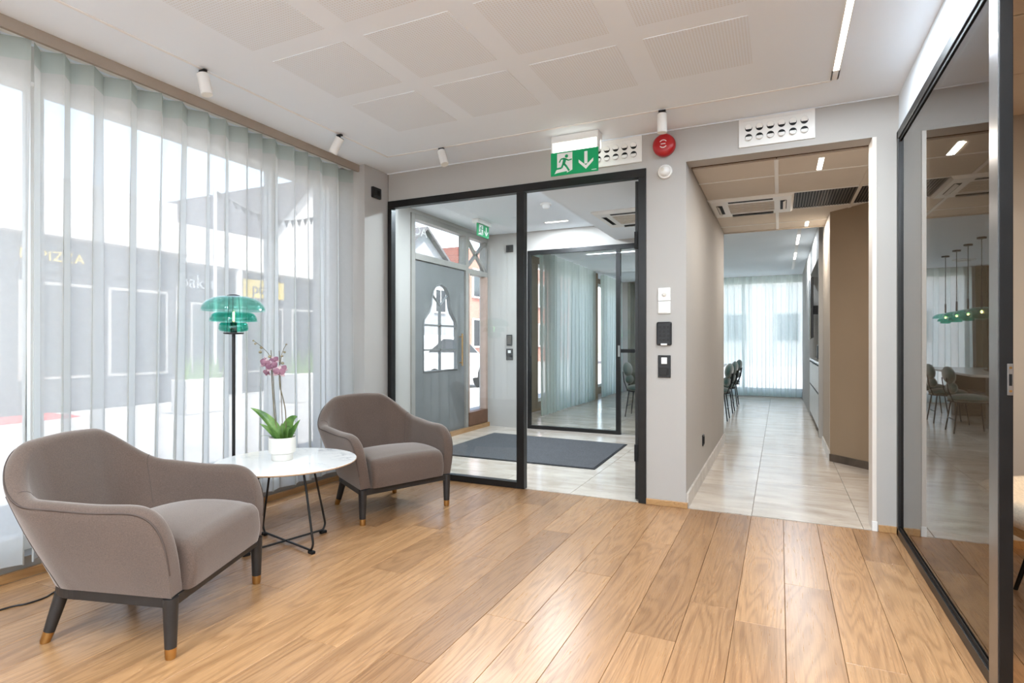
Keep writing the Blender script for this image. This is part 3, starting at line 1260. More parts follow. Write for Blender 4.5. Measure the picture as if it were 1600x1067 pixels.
def dome(rt, rb, z0, z1, n=16, th=0.0035):
    """shade open below: quarter-ellipse from flat crown to rim with a slightly flared lip"""
    out = []
    for i in range(n + 1):
        a = pi / 2 * i / n
        out.append((rt + (rb - rt) * sin(a) ** 0.9, z0 + (z1 - z0) * cos(a) ** 1.0))
    out.append((rb + 0.004, z0 - 0.003))
    inn = [(max(0.0004, r - th * (0.3 + 0.7 * i / n)), z - th * (1 - i / (n + 1))) for i, (r, z) in enumerate(out)]
    return out + list(reversed(inn))


obj('lamp_shade', MB().lathe(dome(0.03, 0.178, 1.347, 1.434), 56, close=True), 'teal_pale', fl, smooth=60)
obj('lamp_shade', MB().lathe(dome(0.085, 0.132, 1.284, 1.335), 48, close=True), 'teal', fl, smooth=60)
obj('lamp_shade', MB().lathe([(0.055, 1.218), (0.078, 1.224), (0.083, 1.236), (0.080, 1.262), (0.070, 1.274), (0.067, 1.273), (0.077, 1.260), (0.0800, 1.237), (0.076, 1.227), (0.055, 1.221)], 40, close=True), 'teal', fl, smooth=60)
obj('crown_cap', MB().lathe([(0.0001, 1.444), (0.02, 1.443), (0.036, 1.438), (0.036, 1.432), (0.0001, 1.430)], 24), 'black_metal', fl, smooth=40)
bulb = obj('bulb', MB().lathe([(0.012, 1.276), (0.015, 1.285), (0.017, 1.31), (0.015, 1.335), (0.008, 1.346), (0.0004, 1.348)], 18), 'bulbglass', fl, smooth=60)
obj('filament', MB().cyl((0, 0, 1.285), (0, 0, 1.338), 0.006, n=10), 'filament', bulb)
for k in range(3):
    a = 2 * pi * k / 3 + 0.5
    obj('shade_rod', MB().cyl((0.045 * cos(a), 0.045 * sin(a), 1.215), (0.03 * cos(a), 0.03 * sin(a), 1.434), 0.0016, n=6), 'black_metal', fl)
cb = poly_pts([Vector(p) for p in ((-3.06, 0.9, 0.004), (-3.03, 1.276, 0.004), (-2.998, 1.352, 0.004), (-2.995, 1.423, 0.004), (-3.03, 1.5, 0.004), (-3.10, 1.8, 0.004), (-3.08, 2.15, 0.004), (-3.04, 2.285, 0.010))])
tag(obj('power_cord', MB().tube(cb, 0.0038, 7), 'black', smooth=60), 'thin black power cord on the oak floor behind the near armchair', 'cord')

# ================================================================== CEILING TRACK, SPOTS, LED
tk = MB()
tk.box(-2.868, -2.852, -2.9, 3.728, ZC - 0.004, ZC + 0.004)
tk.box(-2.868, 0.266, 3.712, 3.728, ZC - 0.004, ZC + 0.004)
tag(obj('ceiling_track', tk, 'grid'), 'thin white lighting track set into the ceiling above curtain and back wall', 'track')


def spot(loc, tilt_dir, tilt, label):
    t = thing('spotlight', label, 'spotlight', loc, 0, 'white cylinder track spotlights')
    obj('mount', MB().box(-0.022, 0.022, -0.010, 0.010, -0.010, 0).cyl((0, 0, -0.008), (0, 0, -0.03), 0.008, n=10), 'black', t)
    d = Vector((tilt_dir[0] * sin(tilt), tilt_dir[1] * sin(tilt), -cos(tilt)))
    p0 = Vector((0, 0, -0.028)) - d * 0.004
    p1 = p0 + d * 0.120
    b = obj('barrel', MB().cyl(p0, p1, 0.031, n=24), 'white_metal', t, smooth=40)
    obj('lens', MB().cyl(p1 - d * 0.001, p1 + d * 0.0015, 0.026, n=20), 'filament_soft', b)
    obj('cap', MB().cyl(p0 - d * 0.004, p0 + d * 0.001, 0.029, n=20), 'black', b)
    return t


M['filament_soft'] = plain('spot_lens', (230, 226, 216), 0.3, 0, 0.5, 0.02)
spot((-2.86, 2.10, ZC - 0.004), (0.55, 0.2), 0.35, 'white cylinder spotlight on the track above the near armchair')
spot((-2.86, 3.17, ZC - 0.004), (-0.9, -0.3), 0.5, 'white cylinder spotlight near the far end of the curtain side track')
spot((-2.35, 3.72, ZC - 0.004), (0.85, -0.3), 0.42, 'white cylinder spotlight above the fixed glass front')
spot((-0.684, 3.72, ZC - 0.004), (0, 0), 0.0, 'upright white cylinder spotlight above the red alarm')

led = thing('led_strip_light', 'bright recessed linear light strip along the ceiling near the right wall', 'ceiling light', (0.28, 3.70, ZC))
obj('profile', MB().box(-0.019, -0.014, -6.5, 0, -0.006, 0).box(0.014, 0.019, -6.5, 0, -0.006, 0).box(-0.019, 0.019, -0.12, 0, -0.006, -0.001), 'grid', led)
obj('diffuser', MB().box(-0.014, 0.014, -6.5, -0.12, -0.004, -0.001), 'led', led)
added_led = thing('led_strip_light', 'added linear light strip over the unseen rear of the room', 'ceiling light', (-1.705, 0.3, ZC))  # invented fixture around the extra lamp, out of view
obj('profile', MB().box(-0.019, -0.014, -3.2, 0, -0.006, 0).box(0.014, 0.019, -3.2, 0, -0.006, 0), 'grid', added_led)
obj('diffuser', MB().box(-0.014, 0.014, -3.2, 0, -0.004, -0.001), 'led', added_led)

# ================================================================== BACK WALL DEVICES
def vent(loc, label, ncol=6):
    t = thing('wall_vent', label, 'vent', loc, 0, 'white disc wall vents')
    w_, h_ = 0.45, 0.188
    fr = MB()
    fr.box(-w_ / 2, w_ / 2, -0.012, 0, -h_ / 2, -h_ / 2 + 0.018).box(-w_ / 2, w_ / 2, -0.012, 0, h_ / 2 - 0.018, h_ / 2)
    fr.box(-w_ / 2, -w_ / 2 + 0.018, -0.0118, 0, -h_ / 2 + 0.0182, h_ / 2 - 0.0182).box(w_ / 2 - 0.018, w_ / 2, -0.0118, 0, -h_ / 2 + 0.0182, h_ / 2 - 0.0182)
    obj('frame', fr, 'white_metal', t)
    obj('plate', MB().box(-w_ / 2 + 0.016, w_ / 2 - 0.016, -0.008, -0.001, -h_ / 2 + 0.016, h_ / 2 - 0.016), 'white_metal', t)
    for i in range(ncol):
        for j in (0, 1):
            x = -w_ / 2 + 0.060 + i * (w_ - 0.12) / (ncol - 1)
            z = 0.028 if j else -0.032
            n_ = obj('nozzle_hole', MB().cyl((x, -0.0095, z), (x, -0.0075, z), 0.0225, n=20), 'gasket', t)
            sg = 1 if j else -1
            # tilted disc: hinged so that a crescent of the dark hole shows
            d = Vector((0, -1, -0.62 * sg)).normalized()
            c = Vector((x, -0.013, z + 0.006 * sg))
            obj('nozzle', MB().cyl(c - d * 0.004, c + d * 0.003, 0.0205, n=20), 'white', t, smooth=40)
    return t


vent((-0.022, YB, 2.549), 'white wall vent with two rows of discs above the corridor opening')
vent((-1.12, YB, 2.546), 'white wall vent with discs partly hidden behind the green exit sign')

ex = thing('exit_sign', 'green illuminated emergency exit sign hung from the ceiling above the glass door', 'exit sign', (-1.329, 3.87, ZC))
hs = MB()
hs.prism([(-0.178, -0.005), (0.178, -0.005), (0.178, 0.10), (-0.178, 0.10)], -0.052, 0)
obj('housing', hs, 'white', ex, bevel=0.006)
obj('light_tube', MB().box(-0.172, 0.172, 0.0, 0.095, -0.112, -0.052), 'tube', ex, bevel=0.012)
pn = obj('sign_panel', MB().box(-0.178, 0.178, -0.006, 0.004, -0.29, -0.122), 'green', ex, bevel=0.001)
for sg in (-1, 1):
    obj('bracket', MB().box(sg * 0.171 - 0.005, sg * 0.171 + 0.005, -0.004, 0.05, -0.14, -0.05), 'white', ex)


def flat(name, polys, mat, parent, loc, rot, sc=1.0, th=0.0012):
    mb = MB()
    for p in polys:
        a = sum(p[i][0] * p[(i + 1) % len(p)][1] - p[(i + 1) % len(p)][0] * p[i][1] for i in range(len(p)))
        q = p if a > 0 else list(reversed(p))
        mb.prism([(x * sc, y * sc) for x, y in q], 0, th)
    return obj(name, mb, mat, parent, loc, rot)


def thick(p, q, w0, w1=None):
    w1 = w0 if w1 is None else w1
    d = Vector((q[0] - p[0], q[1] - p[1]))
    n = Vector((-d.y, d.x)).normalized()
    return [(p[0] + n.x * w0, p[1] + n.y * w0), (p[0] - n.x * w0, p[1] - n.y * w0), (q[0] - n.x * w1, q[1] - n.y * w1), (q[0] + n.x * w1, q[1] + n.y * w1)]


def disc(c, r, n=14):
    return [(c[0] + r * cos(2 * pi * i / n), c[1] + r * sin(2 * pi * i / n)) for i in range(n)]


# pictogram in a 0..1 square (door 0.1-0.9)
def exit_art(parent, w, h, y, flip=False, z0=0.0):
    """door leaf with running figure on the left half, arrow on the right half; local panel faces -y"""
    cz = z0
    door = [[(0.10, 0.98), (0.90, 0.98), (0.90, 0.10), (0.62, -0.02), (0.62, 0.06), (0.14, 0.02), (-0.04, -0.02), (0.05, 0.14), (0.10, 0.20)]]
    sc = h * 0.86
    flat('door_symbol', door, 'white', parent, (-w * 0.40, y, cz - h * 0.40), ROT_NY, sc)
    man = [disc((0.60, 0.80), 0.085),
           thick((0.52, 0.70), (0.44, 0.42), 0.085, 0.075),
           thick((0.52, 0.68), (0.70, 0.58), 0.035), thick((0.70, 0.58), (0.88, 0.62), 0.03),
           thick((0.50, 0.70), (0.30, 0.68), 0.035), thick((0.30, 0.68), (0.22, 0.52), 0.032),
           thick((0.46, 0.44), (0.60, 0.28), 0.05), thick((0.60, 0.28), (0.74, 0.06), 0.045),
           thick((0.43, 0.44), (0.34, 0.24), 0.05), thick((0.34, 0.24), (0.06, 0.22), 0.042)]
    flat('running_figure', man, 'green', parent, (-w * 0.40, y - 0.0013, cz - h * 0.40), ROT_NY, sc)
    arrow = [thick((0.5, 0.95), (0.5, 0.30), 0.085), thick((0.14, 0.52), (0.5, 0.10), 0.0, 0.0)]
    arrow[1] = [(0.10, 0.56), (0.10, 0.40), (0.5, 0.02), (0.5, 0.22)]
    arrow.append([(0.90, 0.56), (0.5, 0.22), (0.5, 0.02), (0.90, 0.40)])
    flat('arrow', arrow, 'white', parent, (w * 0.06, y, cz - h * 0.38), ROT_NY, h * 0.80)
    flat('maker_mark', [[(0, 0), (1, 0), (1, 0.12), (0, 0.12)]], 'white', parent, (w * 0.365, y, cz - h * 0.44), ROT_NY, w * 0.10)


exit_art(pn, 0.356, 0.168, -0.0061, z0=-0.206)

al = thing('fire_alarm_siren', 'round red fire alarm siren on the pillar beside the green exit sign', 'alarm', (-0.734, YB, 2.537))
obj('body', MB().lathe([(0.060, 0), (0.060, 0.012), (0.077, 0.016), (0.079, 0.03), (0.076, 0.05), (0.066, 0.062), (0.045, 0.069), (0.0001, 0.072)], 36), 'red', al, (0, 0, 0), ROT_NY, smooth=45)
arcs = []
for sg in (1, -1):
    pts = [(0.026 * cos(radians(90 * sg + d)), 0.026 * sin(radians(90 * sg + d))) for d in range(-55, 56, 11)]
    for a, b in zip(pts[:-1], pts[1:]):
        arcs.append(thick(a, b, 0.0025))
arcs.append(thick((-0.016, 0), (0.016, 0), 0.0025))
flat('symbol', arcs, 'white', al, (0, -0.0705, 0), ROT_NY, 1.0, 0.003)

de = thing('smoke_sounder', 'small white round detector below the red alarm on the pillar', 'detector', (-0.730, YB, 2.356))
obj('base', MB().lathe([(0.048, 0), (0.050, 0.004), (0.050, 0.022), (0.046, 0.028), (0.0001, 0.03)], 32), 'white', de, (0, 0, 0), ROT_NY, smooth=45)
obj('dome', MB().lathe([(0.040, 0.028), (0.034, 0.05), (0.022, 0.062), (0.0001, 0.066)], 28), 'white', de, (0, 0, 0), ROT_NY, smooth=45)
obj('lens', MB().cyl((-0.008, -0.060, 0.004), (-0.011, -0.071, 0.006), 0.012, 0.009, 16), 'bulbglass', de, smooth=45)

s1 = thing('motion_sensor_switch', 'white motion sensor plate with a round eye, uppermost on the pillar', 'sensor', (-0.738, YB, 1.495))
obj('plate', MB().box(-0.043, 0.043, -0.012, 0, -0.046, 0.046), 'white', s1, bevel=0.003)
obj('eye', MB().ell((0, -0.012, -0.002), (0.016, 0.012, 0.016), 16, 8), 'pot', s1, smooth=60)
s2 = thing('blank_switch_plate', 'plain white square plate below the motion sensor on the pillar', 'switch', (-0.738, YB, 1.402))
obj('plate', MB().box(-0.043, 0.043, -0.010, 0, -0.044, 0.044), 'white', s2, bevel=0.003)
obj('rocker', MB().box(-0.036, 0.036, -0.014, -0.009, -0.037, 0.037), 'white', s2, bevel=0.002)
kp = thing('alarm_keypad', 'black rounded alarm keypad on the pillar', 'keypad', (-0.738, YB, 1.217))
obj('body', MB().box(-0.053, 0.053, -0.022, 0, -0.083, 0.083), 'black', kp, bevel=0.012)
for i in range(3):
    for j in range(4):
        obj('key', MB().box(-0.010, 0.010, -0.0245, -0.021, -0.010, 0.010), 'black_metal', kp, ((i - 1) * 0.029, 0, 0.045 - j * 0.030), bevel=0.003)
obj('indicator', MB().box(-0.022, 0.022, -0.0245, -0.012, -0.083, -0.070), 'white', kp, bevel=0.003)
s3 = thing('light_switch', 'black two gang light switch with a white insert, lowest on the pillar', 'switch', (-0.738, YB, 0.985))
obj('plate', MB().box(-0.044, 0.044, -0.010, 0, -0.079, 0.079), 'black', s3, bevel=0.003)
obj('insert', MB().box(-0.020, 0.020, -0.013, -0.009, 0.018, 0.064), 'white', s3, bevel=0.002)
obj('rocker', MB().box(-0.034, 0.020, -0.013, -0.009, -0.066, -0.008), 'black_metal', s3, bevel=0.002)
obj('knob', MB().box(0.024, 0.034, -0.015, -0.009, -0.060, -0.014), 'black_metal', s3, bevel=0.002)

bx = thing('wall_speaker_box', 'small black square box high on the wall beside the curtain', 'sensor', (XL, 3.93, 2.44))
obj('body', MB().box(0, 0.024, -0.055, 0.055, -0.045, 0.045), 'black', bx, bevel=0.004)
obj('grille', MB().box(0.023, 0.026, -0.030, 0.030, -0.022, 0.022), 'gasket', bx, bevel=0.002)

# ================================================================== GLASS FRONT TO VESTIBULE
gf = struct('window_2', loc=(0, 0, 0))
FY0, FY1 = YB - 0.012, YB + 0.05
obj('frame_head', MB().box(-3.14, -0.865, FY0, FY1, 2.342, 2.402), 'black_metal', gf, bevel=0.002)
obj('frame_post', MB().box(-3.14, -3.10, FY0, FY1, 0, 2.342), 'black_metal', gf, bevel=0.002)
obj('frame_post', MB().box(-1.885, -1.82, FY0, FY1, 0, 2.342), 'black_metal', gf, bevel=0.002)
obj('frame_post', MB().box(-0.92, -0.865, FY0, FY1, 0, 2.342), 'black_metal', gf, bevel=0.002)
obj('frame_sill', MB().box(-3.10, -1.885, FY0, FY1, 0, 0.05), 'black_metal', gf, bevel=0.002)
obj('pane', MB().box(-3.10, -1.885, YB + 0.014, YB + 0.022, 0.05, 2.342), 'clear', gf)
# open door leaf, swung into the vestibule
dl = struct('door_1', loc=(-0.935, YB + 0.045, 0), rot=(0, 0, radians(101.0)))
# local +x runs from the hinge to the free edge
fr = MB()
fr.box(0, 0.04, -0.02, 0.02, 0.012, 2.33).box(0.83, 0.87, -0.02, 0.02, 0.012, 2.33)
obj('door_frame', fr, 'black_metal', dl)
obj('door_frame', MB().box(0.04, 0.83, -0.02, 0.02, 0.012, 0.05).box(0.04, 0.83, -0.02, 0.02, 2.29, 2.33), 'black_metal', dl)
obj('pane', MB().box(0.04, 0.83, -0.004, 0.004, 0.05, 2.29), 'clear', dl)
for z in (0.35, 1.9):
    obj('hinge', MB().box(-0.02, 0.02, -0.026, 0.026, z - 0.06, z + 0.06), 'gasket', dl)
obj('door_handle', MB().cyl((0.85, -0.02, 1.05), (0.85, -0.06, 1.05), 0.008, n=10).cyl((0.86, -0.055, 1.05), (0.73, -0.055, 1.05), 0.009, n=10), 'black_metal', dl)

# ================================================================== VESTIBULE
VX = -3.70
struct('ceiling_vestibule', MB().box(VX, -1.87, YB + 0.15, 7.05, ZC, ZC + 0.1), 'ceiling')
struct('trim_4', MB().box(-1.87, -0.865, YB + 0.15, 7.05, 2.452, ZC + 0.1), 'ceiling')
# facade with entry door, side light, transoms
fc = MB()
fc.box(VX - 0.14, VX, YB + 0.15, 5.22, 0, ZC + 0.1)
fc.box(VX - 0.14, VX, 7.08, 7.3, 0, ZC + 0.1)
fc.box(VX - 0.14, VX, 5.22, 7.08, 2.60, ZC + 0.1)
struct('wall_street', fc, 'wall')
ed = struct('door_2', loc=(0, 0, 0))
fr = MB()
X0, X1 = VX - 0.09, VX + 0.02
fr.box(X0, X1, 5.22, 5.29, 0, 2.60).box(X0, X1, 6.42, 6.49, 0, 2.60).box(X0, X1, 7.01, 7.08, 0, 2.60)
fr.box(X0, X1, 5.29, 6.42, 2.09, 2.16).box(X0, X1, 6.49, 7.01, 2.06, 2.13).box(X0, X1, 5.29, 6.42, 2.54, 2.60).box(X0, X1, 6.49, 7.01, 2.54, 2.60)
obj('door_frame', fr, 'greywood', ed, bevel=0.004)
lb = obj('side_light_frame', MB().box(VX - 0.07, VX + 0.03, 6.49, 7.01, 0.06, 0.24), 'brownwood', ed, bevel=0.004)
obj('side_light_frame', MB().box(VX - 0.06, VX + 0.028, 6.955, 7.01, 0.24, 2.06).box(VX - 0.06, VX + 0.028, 6.49, 6.51, 0.24, 2.06), 'rosewood', ed, bevel=0.003)
obj('pane', MB().box(VX - 0.03, VX - 0.022, 6.51, 6.955, 0.24, 2.06), 'win', ed)
obj('pane', MB().box(VX - 0.03, VX - 0.022, 6.49, 7.01, 2.13, 2.54), 'win', ed)
obj('pane', MB().box(VX - 0.03, VX - 0.022, 5.29, 6.42, 2.16, 2.54), 'win', ed)
for a, b in (((6.49, 2.13), (7.01, 2.54)), ((6.49, 2.54), (7.01, 2.13))):
    d = Vector((0, b[0] - a[0], b[1] - a[1])).normalized()
    n_ = Vector((0, -d.z, d.y)) * 0.018
    p, q = Vector((0, *a)), Vector((0, *b))
    vs = []
    for xx in (VX - 0.045, VX - 0.005):
        for c in (p + n_, p - n_, q - n_, q + n_):
            vs.append((xx, c.y, c.z))
    obj('lattice_bar', MB().add(vs, [(0, 1, 2, 3), (7, 6, 5, 4), (0, 4, 5, 1), (1, 5, 6, 2), (2, 6, 7, 3), (3, 7, 4, 0)]), 'greywood', ed)
# door leaf with bell-shaped glazing, cut as a frame around the opening
yc, hw_ = 5.855, 0.375


def bell(s=1.0):
    """outline of the bell-shaped glazing (y,z), counter-clockwise"""
    r = [(hw_, 0.82), (hw_, 1.36), (hw_ * 0.97, 1.42), (hw_ * 0.84, 1.465), (hw_ * 0.68, 1.52), (hw_ * 0.58, 1.60), (hw_ * 0.54, 1.69), (hw_ * 0.46, 1.77), (hw_ * 0.30, 1.83), (0, 1.86)]
    l = [(-a, b) for a, b in reversed(r[:-1])]
    return [(a * s, b) for a, b in r + l]


ol = bell()
D0, D1, DZ0, DZ1 = 5.295, 6.415, 0.02, 2.085


def outer_for(p):
    """project an opening point outward to the leaf's edge"""
    y, z = p
    return y, z


leafb = MB()
n = len(ol)
cz = 1.30
out = []
for (a, b) in ol:
    dy, dz = a, b - cz
    ky = ((D1 - yc) if dy > 0 else (yc - D0)) / abs(dy) if abs(dy) > 1e-6 else 1e9
    kz = ((DZ1 - cz) if dz > 0 else (cz - DZ0)) / abs(dz) if abs(dz) > 1e-6 else 1e9
    kk = min(ky, kz)
    out.append((yc + dy * kk, cz + dz * kk))
out[0] = (D1, 0.82)
out[-1] = (D0, 0.82)
leafb.box(VX - 0.05, VX - 0.005, D0, D1, DZ0, 0.82)
corners = {(D1, DZ0), (D1, DZ1), (D0, DZ1), (D0, DZ0)}
for xx0, xx1 in ((VX - 0.05, VX - 0.005),):
    for i in range(n - 1):
        j = i + 1
        inn = [(yc + ol[i][0], ol[i][1]), (yc + ol[j][0], ol[j][1])]
        oo = [out[i], out[j]]
        poly = [inn[0], oo[0]]
        for c in corners:
            e0 = abs(oo[0][0] - c[0]) < 1e-6 or abs(oo[0][1] - c[1]) < 1e-6
            e1 = abs(oo[1][0] - c[0]) < 1e-6 or abs(oo[1][1] - c[1]) < 1e-6
            on_diff = not (abs(oo[0][0] - oo[1][0]) < 1e-6 or abs(oo[0][1] - oo[1][1]) < 1e-6)
            if e0 and e1 and on_diff:
                poly.append(c)
        poly += [oo[1], inn[1]]
        m_ = len(poly)
        vs = [(xx0, y, z) for y, z in poly] + [(xx1, y, z) for y, z in poly]
        fs = [tuple(range(m_)), tuple(range(2 * m_ - 1, m_ - 1, -1))]
        for q in range(m_):
            r_ = (q + 1) % m_
            fs.append((q, q + m_, r_ + m_, r_))
        leafb.add(vs, fs)
obj('door_leaf', leafb, 'greydoor', ed)
obj('glazing_bead', MB().tube([(VX - 0.004, yc + a, b) for a, b in ol], 0.012, 8, True), 'greydoor', ed, smooth=60)
obj('pane', MB().add([(VX - 0.03, yc + a, b) for a, b in ol] + [(VX - 0.022, yc + a, b) for a, b in ol], [tuple(range(n)), tuple(range(2 * n - 1, n - 1, -1))]), 'win', ed)
mu = MB()
mu.box(VX - 0.04, VX - 0.008, yc - 0.011, yc + 0.011, 0.82, 1.62)
for z in (1.07, 1.36):
    mu.box(VX - 0.04, VX - 0.008, yc - hw_, yc + hw_, z - 0.011, z + 0.011)
mu.tube([(VX - 0.024, yc, 1.60), (VX - 0.024, yc - 0.10, 1.68), (VX - 0.024, yc - 0.19, 1.74)], 0.013, 6)
mu.tube([(VX - 0.024, yc, 1.60), (VX - 0.024, yc + 0.10, 1.68), (VX - 0.024, yc + 0.19, 1.74)], 0.013, 6)
obj('muntins', mu, 'greydoor', ed)
obj('door_handle', MB().cyl((VX + 0.035, 6.30, 0.86), (VX + 0.035, 6.30, 1.27), 0.012, n=12).cyl((VX - 0.005, 6.30, 0.90), (VX + 0.035, 6.30, 0.90), 0.008, n=8).cyl((VX - 0.005, 6.30, 1.23), (VX + 0.035, 6.30, 1.23), 0.008, n=8), 'brass', ed, smooth=40)
text('window_lettering', 'DA', 0.15, 'white', ed, (VX - 0.018, 5.44, 2.42), ROT_PX, 0.001, xs=1.3)
struct('trim_5', MB().box(VX, VX + 0.05, 5.22, 7.03, 0, 0.055), 'oak_trim')

# wall part beside the second glass front, with devices
struct('wall_vestibule', MB().box(VX, -3.08, 7.03, 7.15, 0, ZC).box(-3.08, -0.865, 7.03, 7.15, 2.392, ZC), 'wall')
gf2 = struct('window_3', loc=(0, 0, 0))
obj('frame_head', MB().box(-3.08, -0.865, 7.03, 7.09, 2.335, 2.392), 'black_metal', gf2)
obj('frame_post', MB().box(-3.08, -3.04, 7.03, 7.09, 0, 2.335), 'black_metal', gf2)
obj('frame_post', MB().box(-1.865, -1.81, 7.03, 7.09, 0, 2.335), 'black_metal', gf2)
obj('frame_post', MB().box(-0.905, -0.865, 7.03, 7.09, 0, 2.335), 'black_metal', gf2)
obj('frame_sill', MB().box(-3.04, -1.865, 7.03, 7.09, 0, 0.045), 'black_metal', gf2)
obj('pane', MB().box(-3.04, -1.865, 7.055, 7.063, 0.045, 2.335), 'clear', gf2)
d3 = struct('door_3', loc=(0, 0, 0))
obj('pane', MB().box(-1.805, -0.908, 7.055, 7.063, 0.01, 2.33), 'clear', d3)
obj('door_handle', MB().box(-1.80, -1.62, 7.015, 7.045, 1.03, 1.075).box(-1.66, -1.53, 6.99, 7.005, 1.042, 1.062).box(-1.66, -1.64, 6.99, 7.05, 1.042, 1.062), 'black_metal', d3)
obj('lock_cylinder', MB().box(-1.835, -1.812, 7.018, 7.032, 0.98, 1.12), 'steel', d3)

kp2 = thing('entry_keypad', 'black keypad on the vestibule wall seen through the fixed pane', 'keypad', (-3.342, 7.03, 1.19))
obj('body', MB().box(-0.042, 0.042, -0.022, 0, -0.075, 0.075), 'black', kp2, bevel=0.006)
for j in range(4):
    obj('key_row', MB().box(-0.028, 0.028, -0.025, -0.021, -0.010, 0.010), 'grille', kp2, (0, 0, 0.045 - 0.028 * j))
sw4 = thing('entry_light_switch', 'black switch with white button below the vestibule keypad', 'switch', (-3.342, 7.03, 0.995))
obj('plate', MB().box(-0.05, 0.05, -0.012, 0, -0.078, 0.078), 'black', sw4, bevel=0.004)
obj('insert', MB().box(-0.022, 0.022, -0.016, -0.011, 0.018, 0.056), 'white', sw4, bevel=0.002)
bx2 = thing('wall_speaker_box', 'small black square box high on the vestibule back wall', 'sensor', (-3.337, 7.03, 2.44))
obj('body', MB().box(-0.052, 0.052, -0.024, 0, -0.048, 0.048), 'black', bx2, bevel=0.004)
obj('grille', MB().box(-0.028, 0.028, -0.026, -0.023, -0.022, 0.022), 'gasket', bx2)

ex2 = thing('exit_sign', 'small green exit sign inside the vestibule above the street door', 'exit sign', (-3.30, 6.17, ZC), radians(90))
obj('housing', MB().box(-0.17, 0.17, -0.03, 0.06, -0.05, 0), 'white', ex2, bevel=0.006)
pn2 = obj('sign_panel', MB().box(-0.15, 0.15, -0.006, 0.004, -0.20, -0.05), 'green', ex2)
exit_art(pn2, 0.30, 0.15, -0.0061, z0=-0.125)

sm = thing('smoke_detector', 'white round smoke detector on the vestibule ceiling', 'detector', (-2.275, 5.69, ZC))
obj('base', MB().lathe([(0.062, 0), (0.062, -0.014), (0.055, -0.02), (0.0001, -0.02)], 28), 'white', sm, smooth=40)
obj('dome', MB().lathe([(0.044, -0.02), (0.038, -0.045), (0.026, -0.054), (0.0001, -0.056)], 28), 'white', sm, smooth=40)
vl = thing('ceiling_light', 'short recessed light strip on the white vestibule ceiling', 'ceiling light', (-2.49, 6.58, ZC))
obj('frame', MB().box(-0.16, 0.16, -0.028, 0.028, -0.004, 0), 'grid', vl)
obj('diffuser', MB().box(-0.145, 0.145, -0.014, 0.014, -0.0065, -0.0035), 'led', vl)
strip_light('vestibule_lamp', -2.63, -2.35, 6.566, 6.594, ZC - 0.008, 20)
added_strip = thing('ceiling_light', 'added light strip, hidden on the vestibule ceiling just inside the glass front', 'ceiling light', (-2.49, 4.90, ZC))  # added fixture, hidden from view, for more light in the vestibule
obj('frame', MB().box(-0.46, 0.46, -0.028, 0.028, -0.004, 0), 'grid', added_strip)
obj('diffuser', MB().box(-0.445, 0.445, -0.014, 0.014, -0.0065, -0.0035), 'led', added_strip)
strip_light('vestibule_lamp', -2.93, -2.05, 4.886, 4.914, ZC - 0.008, 34)  # hidden extra lamp, added to brighten the vestibule


def cassette(loc, sx, sy, label):
    t = thing('ceiling_air_conditioner', label, 'air conditioner', loc)
    zf = -0.03
    pnl = MB()
    # outer panel as a ring around the intake, sloping edges
    a, b, c, d = sx / 2, sy / 2, sx / 2 * 0.55, sy / 2 * 0.55
    vs, fs = [], []
    for (hx, hy, z) in ((a, b, 0), (a, b, -0.012), (a * 0.94, b * 0.94, zf), (c, d, zf), (c, d, -0.01)):
        vs += [(-hx, -hy, z), (hx, -hy, z), (hx, hy, z), (-hx, hy, z)]
    for r in range(4):
        for k in range(4):
            l = (k + 1) % 4
            fs.append((r * 4 + k, r * 4 + l, r * 4 + 4 + l, r * 4 + 4 + k))
    pnl.add(vs, fs)
    obj('panel', pnl, 'white', t)
    obj('intake_grille', MB().box(-c, c, -d, d, -0.022, -0.010), 'grille_warm', t)
    for i in range(7):
        y = -d + (i + 0.5) * 2 * d / 7
        obj('grille_slat', MB().box(-c, c, y - 0.008, y + 0.008, -0.028, -0.021), 'warm_white', t)
    for sx_, sy_, lx, ly in ((0, -1, c * 0.95, 0.026), (0, 1, c * 0.95, 0.026), (-1, 0, 0.026, d * 0.95), (1, 0, 0.026, d * 0.95)):
        px, py = sx_ * (a + c) / 2 * 0.985, sy_ * (b + d) / 2 * 0.985
        obj('outlet', MB().box(px - lx, px + lx, py - ly, py + ly, zf - 0.001, zf + 0.004), 'gasket', t)
        v_ = MB()
        if sx_ == 0:
            v_.add([(px - lx, py + sy_ * 0.020, zf - 0.002), (px + lx, py + sy_ * 0.020, zf - 0.002), (px + lx, py - sy_ * 0.004, zf - 0.016), (px - lx, py - sy_ * 0.004, zf - 0.016),
                    (px - lx, py + sy_ * 0.020, zf - 0.005), (px + lx, py + sy_ * 0.020, zf - 0.005), (px + lx, py - sy_ * 0.004, zf - 0.019), (px - lx, py - sy_ * 0.004, zf - 0.019)],
                   [(0, 1, 2, 3), (7, 6, 5, 4), (0, 4, 5, 1), (1, 5, 6, 2), (2, 6, 7, 3), (3, 7, 4, 0)])
        else:
            v_.add([(px + sx_ * 0.020, py - ly, zf - 0.002), (px + sx_ * 0.020, py + ly, zf - 0.002), (px - sx_ * 0.004, py + ly, zf - 0.016), (px - sx_ * 0.004, py - ly, zf - 0.016),
                    (px + sx_ * 0.020, py - ly, zf - 0.005), (px + sx_ * 0.020, py + ly, zf - 0.005), (px - sx_ * 0.004, py + ly, zf - 0.019), (px - sx_ * 0.004, py - ly, zf - 0.019)],
                   [(0, 1, 2, 3), (7, 6, 5, 4), (0, 4, 5, 1), (1, 5, 6, 2), (2, 6, 7, 3), (3, 7, 4, 0)])
        if (sx_, sy_) != (0, -1):
            obj('flap', v_, 'white', t)
    return t


